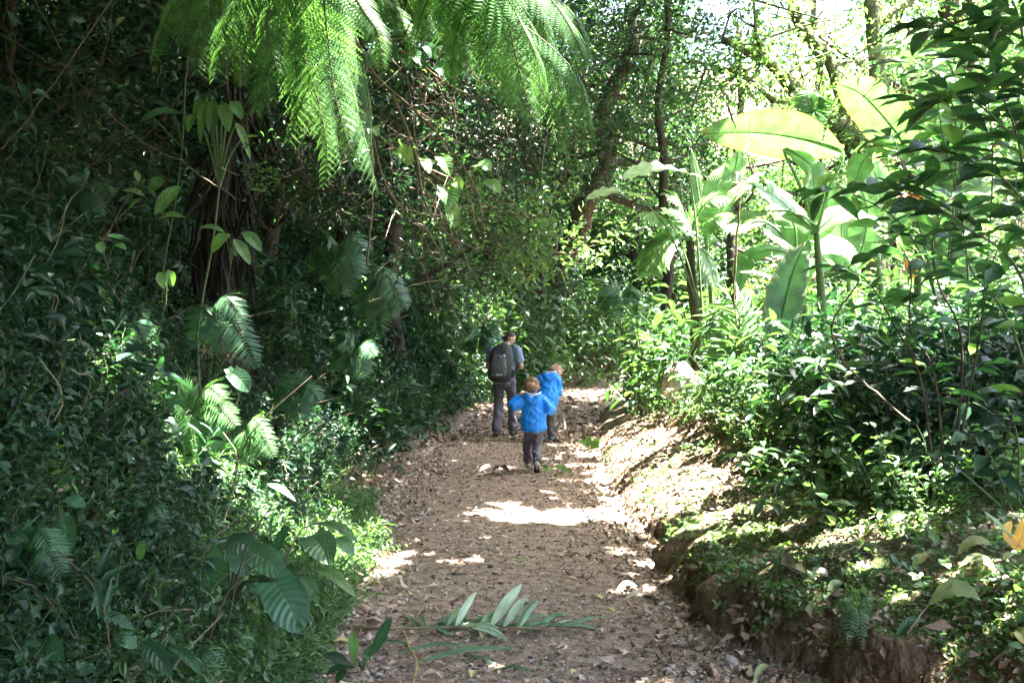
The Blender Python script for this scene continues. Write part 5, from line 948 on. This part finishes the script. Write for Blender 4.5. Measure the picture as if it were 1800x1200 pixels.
def fuse(soup, name, mat, parent, Mx, vox=.008, smooth=4, wr=0.0, wsc=.08):
    """voxel-fuse overlapping closed shapes into one continuous surface"""
    o = soup.build('tmp', mat); md = o.modifiers.new('r', 'REMESH'); md.mode = 'VOXEL'; md.voxel_size = vox
    md = o.modifiers.new('s', 'SMOOTH'); md.iterations = smooth; md.factor = .5
    dg = bpy.context.evaluated_depsgraph_get(); me = bpy.data.meshes.new_from_object(o.evaluated_get(dg)); bpy.data.objects.remove(o)
    n = len(me.vertices); V = np.empty(n * 3, np.float32); me.vertices.foreach_get('co', V); V = V.reshape(-1, 3).astype(float)
    if wr:
        N_ = np.empty(n * 3, np.float32); me.vertices.foreach_get('normal', N_); N_ = N_.reshape(-1, 3)
        d = vn(V[:, 0] * 1.2 + V[:, 1], V[:, 2] * 1.6 + .5 * V[:, 0], wsc, 60) + .5 * vn(V[:, 0] - V[:, 1], V[:, 2] * 1.3 - V[:, 0], wsc * .5, 61); V = V + N_ * (wr * d * 2)[:, None]
    V = V @ Mx[0].T + Mx[1]; me.vertices.foreach_set('co', V.ravel().astype(np.float32)); me.name = name
    me.polygons.foreach_set('use_smooth', np.ones(len(me.polygons), bool)); me.materials.clear(); me.materials.append(mat); me.update()
    o = bpy.data.objects.new(name, me); col.objects.link(o); o.parent = parent; o.matrix_parent_inverse = Matrix.Translation(-parent.location); return o
def cloth(name, c, rough=.75, var=.2, bump=.25, spec=.3):
    c = np.array(c); return rough_mat(name, [(.3, tuple(c * (1 - var))), (.7, tuple(c * (1 + var)))], 14, rough, bump, 35, spec=spec, dist=.01)
SKIN = cloth('skin', (.52, .30, .21), .5, .06, .05, .4); HAIRD = cloth('dark_hair', (.035, .024, .018), .55, .5, .8); HAIRB = cloth('light_brown_hair', (.19, .12, .075), .55, .35, .8)
HAIRL = cloth('fair_hair', (.27, .18, .105), .55, .35, .8); BLUE = cloth('blue_rain_jacket', (.006, .23, .85), .58, .12, .3, .5); LINING = cloth('pale_lining', (.45, .55, .62), .7); TROU = cloth('grey_trousers', (.10, .095, .12), .8); TROUD = cloth('dark_grey_trousers', (.085, .085, .10), .8)
SHIRT = cloth('blue_grey_shirt', (.17, .22, .30), .85); PACK = cloth('black_pack_fabric', (.035, .036, .04), .7, .3); PACKG = cloth('grey_pack_fabric', (.085, .085, .09), .7, .2); SHOE = cloth('dark_shoe', (.03, .03, .032), .6, .3); SHOEG = cloth('grey_shoe', (.28, .28, .26), .6, .35); SHOEB = cloth('blue_shoe', (.03, .16, .28), .6, .35); EYE = cloth('eye', (.02, .015, .01), .2, 0, 0)
def rotm(yaw):
    c, s = math.cos(yaw), math.sin(yaw); return np.array([[c, -s, 0], [s, c, 0], [0, 0, 1.]])
def A_(*v): return np.array(v, float)
def headset(c, r, yaw, pitch, roll=0):
    """orthonormal head axes: right, forward, up"""
    f = A_(math.sin(yaw) * math.cos(pitch), math.cos(yaw) * math.cos(pitch), math.sin(pitch)); rt = nrm(np.cross(f, [0, 0, 1])); u = np.cross(rt, f)
    rt2 = rt * math.cos(roll) + u * math.sin(roll); u = -rt * math.sin(roll) + u * math.cos(roll); return rt2, f, u
def add_head(s, c, H_, ax):
    rt, f, u = ax; r = H_ / 2
    def pt(a, b, d): return c + rt * a * r + f * b * r + u * d * r
    etube([pt(0, -.12, .62), pt(0, -.1, .3), pt(0, -.02, 0), pt(0, .1, -.35), pt(0, .22, -.72)], [r * .55, r * .74, r * .74, r * .6, r * .33], [r * .7, r * .93, r * .9, r * .66, r * .36], ref=rt, soup=s)
    ball(pt(0, -.08, .25), r * .76, s)
    etube([pt(0, .72, .12), pt(0, .88, -.12), pt(0, .82, -.22)], [r * .07, r * .12, r * .1], soup=s, ref=rt)  # nose
    etube([pt(-.16, .68, -.45), pt(0, .74, -.45), pt(.16, .68, -.45)], [r * .07, r * .09, r * .07], soup=s, ref=f)
    for sg in (-1, 1): etube([pt(sg * .76, -.08, .12), pt(sg * .84, -.14, -.02), pt(sg * .76, -.06, -.25)], [r * .1, r * .15, r * .08], [r * .06] * 3, soup=s, ref=f)
    return pt, r
def add_hand(s, wrist, d, nrmv, L, side):
    """palm, four bent fingers of different lengths and a thumb leaving the side of the palm"""
    d = nrm(d); x = nrm(np.cross(d, nrmv)); z = np.cross(x, d); p1 = wrist + d * L * .5
    etube([wrist, wrist + d * L * .25, p1], [L * .15, L * .22, L * .21], [L * .12, L * .10, L * .07], ref=x, soup=s, sides=10)
    for k, (o, fl) in enumerate([(-.165, .42), (-.055, .48), (.055, .45), (.16, .36)]):
        a = p1 + x * o * L; b = a + (d - z * .25) * fl * L * .5; c = b + (d * .45 - z * .75) * fl * L * .4; e = c + (-z * .8 - d * .2) * fl * L * .25
        etube([a, b, c, e], [L * .05, L * .047, L * .043, L * .036], soup=s, ref=x, sides=8)
    a = wrist + d * L * .18 + x * side * L * .17; etube([a, a + (d * .5 + x * side * .6 - z * .25) * L * .25, a + (d * .95 + x * side * .6 - z * .5) * L * .36], [L * .06, L * .055, L * .042], soup=s, ref=z, sides=8)
def add_arm(s, sh, el, wr, r): etube([sh, (sh + el) / 2, el], [r, r * .93, r * .75], soup=s, ref=(0, 1, 0)); etube([el, el * .6 + wr * .4, wr], [r * .78, r * .76, r * .5], soup=s, ref=(0, 1, 0))
def add_leg(s, hp, kn, an, r, tr=1.0, knee=.72, ank=.45): etube([hp, (hp + kn) / 2, kn], [r, r * .9, r * knee], soup=s); etube([kn, kn * .6 + an * .4, an], [r * knee, r * (knee + .0), r * ank * tr], soup=s)
def shoe(an, L, toe, mat, parent, Mx, sole=None):
    s = Soup(); d = nrm(np.array(toe, float)); h = an - [0, 0, an[2] * 0]; b = an + A_(0, 0, -.055 * L / .28)
    etube([b - d * L * .26, b + d * L * .05, b + d * L * .38, b + d * L * .62], [L * .15, L * .16, L * .19, L * .13], [L * .15, L * .15, L * .11, L * .08], ref=nrm(np.cross(d, [0, 0, 1])), soup=s)
    etube([an + A_(0, 0, L * .12), an - A_(0, 0, L * .1)], [L * .16, L * .17], soup=s)
    o = fuse(s, 'shoe', mat, parent, Mx, L * .035, 2)
    s2 = Soup(); c = b - A_(0, 0, L * .115); etube([c - d * L * .27, c + d * L * .05, c + d * L * .4, c + d * L * .62], [L * .14, L * .14, L * .18, L * .12], [L * .04] * 4, ref=nrm(np.cross(d, [0, 0, 1])), soup=s2); fuse(s2, 'sole', sole or SHOE, o.parent, Mx, L * .03, 1).name = 'shoe_sole'
    return o
def hair(c, H_, ax, mat, parent, Mx, seed=0, thick=.98):
    rt, f, u = ax; r = H_ / 2; s = Soup()
    def pt(a, b, d): return c + rt * a * r + f * b * r + u * d * r
    ball(pt(0, -.17, .34), A_(.80, .80, .72) * r * thick, s); ball(pt(0, -.32, -.02), A_(.78, .66, .66) * r * thick, s); ball(pt(0, .12, .60), A_(.6, .5, .38) * r * thick, s); ball(pt(0, -.38, -.3), A_(.5, .42, .3) * r * thick, s)
    rr = np.random.default_rng(seed)
    for k in range(60):
        d = nrm(rr.normal(0, 1, 3) + [0, -.4, .7]); q = pt(0, -.15, .28) + (rt * d[0] + f * d[1] + u * max(d[2], -.25)) * r * .80 * thick; etube([q, q + (rt * d[0] * .4 + f * d[1] * .4 - u * .35 + nrm(rr.normal(0, 1, 3)) * .2) * r * .28], [r * .05, r * .02], soup=s, sides=6)
    return fuse(s, 'hair', mat, parent, Mx, H_ * .022, 1, wr=.003, wsc=.02)

def place(px, py_foot, yaw, label):
    p = lay(px, py_foot); return thing('person', p, label, 'person'), (rotm(yaw), p)
# --- man with backpack
t, Mx = place(887, 767, math.radians(-14), 'man in blue grey T shirt and grey trousers walking away, head turned right')
hc = A_(.05, .13, 1.585); hax = headset(hc, .115, math.radians(52), math.radians(-22)); Hh = .235
shL, elL, wrL = A_(-.205, .02, 1.385), A_(-.285, -.02, 1.12), A_(-.15, .22, 1.06); shR, elR, wrR = A_(.205, .02, 1.385), A_(.275, .02, 1.125), A_(.14, .25, 1.10)
hpL, knL, anL = A_(-.095, 0, .9), A_(-.105, .03, .49), A_(-.11, -.10, .10); hpR, knR, anR = A_(.095, 0, .9), A_(.09, .14, .50), A_(.085, .20, .10)
s = Soup()
etube([A_(0, 0, .88), A_(0, .0, 1.0), A_(0, .02, 1.2), A_(0, .03, 1.36), A_(0, .04, 1.43)], [.155, .15, .165, .185, .10], [.10, .09, .10, .10, .07], soup=s); etube([A_(0, .04, 1.40), A_(.03, .10, 1.52)], [.06, .055], soup=s)
add_arm(s, shL, elL, wrL, .05); add_arm(s, shR, elR, wrR, .05); add_leg(s, hpL, knL, anL, .07); add_leg(s, hpR, knR, anR, .07); pt, r = add_head(s, hc, Hh, hax)
add_hand(s, wrL, A_(.6, .7, .1), A_(-.5, .5, .6), .18, 1); add_hand(s, wrR, A_(-.5, .8, .1), A_(.5, .5, .6), .18, -1)
fuse(s, 'body', SKIN, t, Mx, .0065, 2)
for sg in (-1, 1): e = Soup(); ball(pt(sg * .3, .70, .05), r * .09, e); fuse(e, 'eye', EYE, t, Mx, .003, 1)
hair(hc, Hh, hax, HAIRD, t, Mx, 1)
s = Soup(); etube([A_(0, -.005, .86), A_(0, 0, 1.0), A_(0, .02, 1.2), A_(0, .03, 1.36), A_(0, .045, 1.435)], [.185, .168, .182, .205, .10], [.125, .112, .12, .12, .075], soup=s)
for a, b in ((shL, elL), (shR, elR)): etube([a * .8 + A_(0, .03, 1.37) * .2, a, a * .35 + b * .65], [.07, .082, .078], soup=s, ref=(0, 1, 0))
fuse(s, 'shirt', SHIRT, t, Mx, .009, 3, .007)
s = Soup(); etube([A_(0, 0, 1.0), A_(0, 0, .9), A_(0, .0, .82)], [.172, .185, .15], [.118, .13, .12], soup=s); add_leg(s, hpL, knL, anL + [0, 0, .0], .096, 1.25, .80, .62); add_leg(s, hpR, knR, anR + [0, 0, .0], .096, 1.25, .80, .62)
fuse(s, 'trousers', TROU, t, Mx, .009, 3, .010, .1)
for an in (anL, anR): shoe(an, .29, (0, 1, 0), SHOE, t, Mx)
# backpack
bp = thing('backpack', Mx[1] + Mx[0] @ A_(0, -.2, 1.0), 'black and grey backpack worn on the man\'s back', 'backpack')
s = Soup(); etube([A_(-.015, -.20, .93), A_(-.015, -.215, 1.05), A_(-.01, -.20, 1.25), A_(0, -.15, 1.42), A_(0, -.10, 1.475)], [.175, .20, .195, .165, .10], [.09, .12, .115, .095, .05], soup=s); fuse(s, 'main_bag', PACK, bp, Mx, .009, 3, .006, .12)
s = Soup(); etube([A_(-.02, -.33, .98), A_(-.02, -.33, 1.12), A_(-.015, -.30, 1.30)], [.125, .145, .115], [.045, .05, .04], soup=s); fuse(s, 'front_pocket', PACKG, bp, Mx, .008, 3, .006, .08)
s = Soup(); etube([A_(-.12, -.325, 1.015), A_(0, -.375, 1.01), A_(.10, -.325, 1.015)], [.008] * 3, [.012] * 3, soup=s); fuse(s, 'reflective_strip', LINING, bp, Mx, .005, 0)
for sg in (-1, 1):
    s = Soup(); etube([A_(sg * .09, -.12, 1.44), A_(sg * .115, .0, 1.475), A_(sg * .14, .13, 1.38), A_(sg * .17, .15, 1.2), A_(sg * .17, .02, 1.05), A_(sg * .14, -.13, 1.0)], [.028] * 6, [.012] * 6, soup=s); fuse(s, 'strap', PACK, bp, Mx, .007, 1)
s = Soup(); etube([A_(-.03, -.12, 1.475), A_(0, -.14, 1.53), A_(.03, -.12, 1.475)], [.010] * 3, soup=s); fuse(s, 'handle', PACK, bp, Mx, .006, 0)
for sg in (-1, 1):
    s = Soup(); etube([A_(sg * .165, -.2, .98), A_(sg * .185, -.2, 1.08)], [.05, .055], [.03, .035], soup=s); fuse(s, 'side_pocket', PACK, bp, Mx, .008, 1)
s = Soup(); etube([A_(.075, -.325, 1.30), A_(.075, -.32, 1.33)], [.022, .022], [.008] * 2, soup=s); fuse(s, 'badge', LINING, bp, Mx, .004, 0)

def boy(px, py, yaw, label, J, hh, head_ax, jmat, hmat, smat, tmats, sc, stickp=None):
    t, Mx = place(px, py, yaw, label); s = Soup(); g = lambda k: np.array(J[k], float)
    etube([g('pel') + [0, 0, .03], (g('pel') + g('neck')) / 2, g('neck') - [0, 0, .04]], [.10 * sc, .11 * sc, .10 * sc], [.075 * sc, .08 * sc, .07 * sc], soup=s); etube([g('neck') - [0, 0, .03], g('head') - head_ax[2] * hh * .3], [.045 * sc, .043 * sc], soup=s)
    for q in 'LR':
        add_arm(s, g('sh' + q), g('el' + q), g('wr' + q), .034 * sc); add_leg(s, g('hp' + q), g('kn' + q), g('an' + q), .05 * sc); add_hand(s, g('wr' + q), g('wr' + q) - g('el' + q), A_(0, -.3, 1), .13 * sc, 1 if q == 'L' else -1)
    pt, r = add_head(s, g('head'), hh, head_ax); fuse(s, 'body', SKIN, t, Mx, .006, 2)
    for sg in (-1, 1): e = Soup(); ball(pt(sg * .3, .70, .05), r * .1, e); fuse(e, 'eye', EYE, t, Mx, .003, 1)
    hair(g('head'), hh, head_ax, hmat, t, Mx, int(px))
    s = Soup(); pl, nk = g('pel'), g('neck'); hem = g('hem')
    etube([hem, hem * .55 + nk * .45, hem * .2 + nk * .8, nk], [.158 * sc, .150 * sc, .142 * sc, .07 * sc], [.125 * sc, .118 * sc, .108 * sc, .065 * sc], soup=s)
    for q in 'LR': a, b, c = g('sh' + q), g('el' + q), g('wr' + q); etube([a * .6 + nk * .4 - [0, 0, .03], a, (a + b) / 2, b], [.062 * sc, .07 * sc, .068 * sc, .064 * sc], soup=s, ref=(0, 1, 0)); etube([b, (b + c) / 2, c], [.063 * sc, .058 * sc, .046 * sc], soup=s, ref=(0, 1, 0))
    fuse(s, 'jacket', jmat, t, Mx, .007, 3, .009, .075)
    s = Soup(); bk = nrm(g('back')); h0 = nk + bk * .075 * sc
    etube([h0 + [-.085 * sc, 0, .0], h0 + A_(-.05 * sc, 0, -.055 * sc) + bk * .03, h0 + A_(0, 0, -.085 * sc) + bk * .04, h0 + A_(.05 * sc, 0, -.055 * sc) + bk * .03, h0 + [.085 * sc, 0, 0]], [.035 * sc, .045 * sc, .05 * sc, .045 * sc, .035 * sc], soup=s, ref=bk); ball(h0 + [0, 0, -.04 * sc], A_(.085, .05, .06) * sc, s)
    ho = fuse(s, 'hood', jmat, t, Mx, .007, 3, .006, .05)
    s = Soup(); etube([h0 + [-.085 * sc, 0, .03], h0 + A_(-.055 * sc, 0, -.0) + bk * .06, h0 + A_(0, 0, -.015) + bk * .08, h0 + A_(.055 * sc, 0, 0) + bk * .06, h0 + [.085 * sc, 0, .03]], [.012 * sc] * 5, soup=s, ref=bk); fuse(s, 'hood_lining', LINING, t, Mx, .005, 1)
    s = Soup(); etube([pl + [0, 0, .04], pl - [0, 0, .03], pl - [0, 0, .08]], [.115 * sc, .118 * sc, .10 * sc], [.088 * sc, .09 * sc, .075 * sc], soup=s)
    for q in 'LR': add_leg(s, g('hp' + q) + [0, 0, .0], g('kn' + q), g('an' + q) + [0, 0, .02], .068 * sc, 1.25, .80, .62)
    fuse(s, 'trousers', tmats[1], t, Mx, .007, 2, .009, .07)
    for q in 'LR':
        d = J.get('toe' + q, (0, 1, 0)); shoe(g('an' + q), .20 * sc, d, smat, t, Mx, SHOE)
    return t, Mx
ax = headset(0, 0, math.radians(12), math.radians(-12))
boy(938, 829, math.radians(0), 'smaller boy in blue hooded jacket nearest the viewer, left arm raised', dict(pel=(0, 0, .53), hem=(0, -.005, .50), neck=(-.005, .02, .885), back=(0, -1, .2), head=(-.02, .03, .985), shL=(-.105, .01, .825), elL=(-.25, -.03, .765), wrL=(-.17, .05, .87), shR=(.10, .01, .825), elR=(.20, -.04, .72), wrR=(.21, .11, .76),
    hpL=(-.055, 0, .5), knL=(-.065, .15, .30), anL=(-.065, .22, .085), hpR=(.045, 0, .5), knR=(.04, .03, .28), anR=(.035, -.17, .12), toeR=(0, 1, -.6)), .225, ax, BLUE, HAIRB, SHOEG, (TROUD, TROU), 1.0)
ax = headset(0, 0, math.radians(55), math.radians(-38), math.radians(8))
t2, M2 = boy(961, 776, math.radians(-8), 'taller boy in blue hooded jacket bending his head down beside the man', dict(pel=(0, 0, .64), hem=(.0, -.02, .575), neck=(.045, .11, 1.0), back=(0, -.9, .5), head=(.125, .19, 1.06), shL=(-.10, .06, .95), elL=(-.14, .16, .78), wrL=(-.04, .28, .80), shR=(.15, .07, .95), elR=(.17, .06, .75), wrR=(.12, .2, .72),
    hpL=(-.055, 0, .6), knL=(-.07, .08, .34), anL=(-.07, .0, .085), hpR=(.055, 0, .6), knR=(.06, .06, .34), anR=(.06, .05, .085)), .23, ax, BLUE, HAIRL, SHOEB, (TROUD, TROUD), 1.12)
a = M2[1] + M2[0] @ A_(.14, .27, .70); e = lay(1002, 790, .01)
tag(tube(spline([a + (a - e) * .08, (a + e) / 2 + [.01, 0, .01], e], 12), .007, 6).build('walking_stick', PALEBARK), 'thin stick held by the taller boy, its tip on the ground', 'stick')
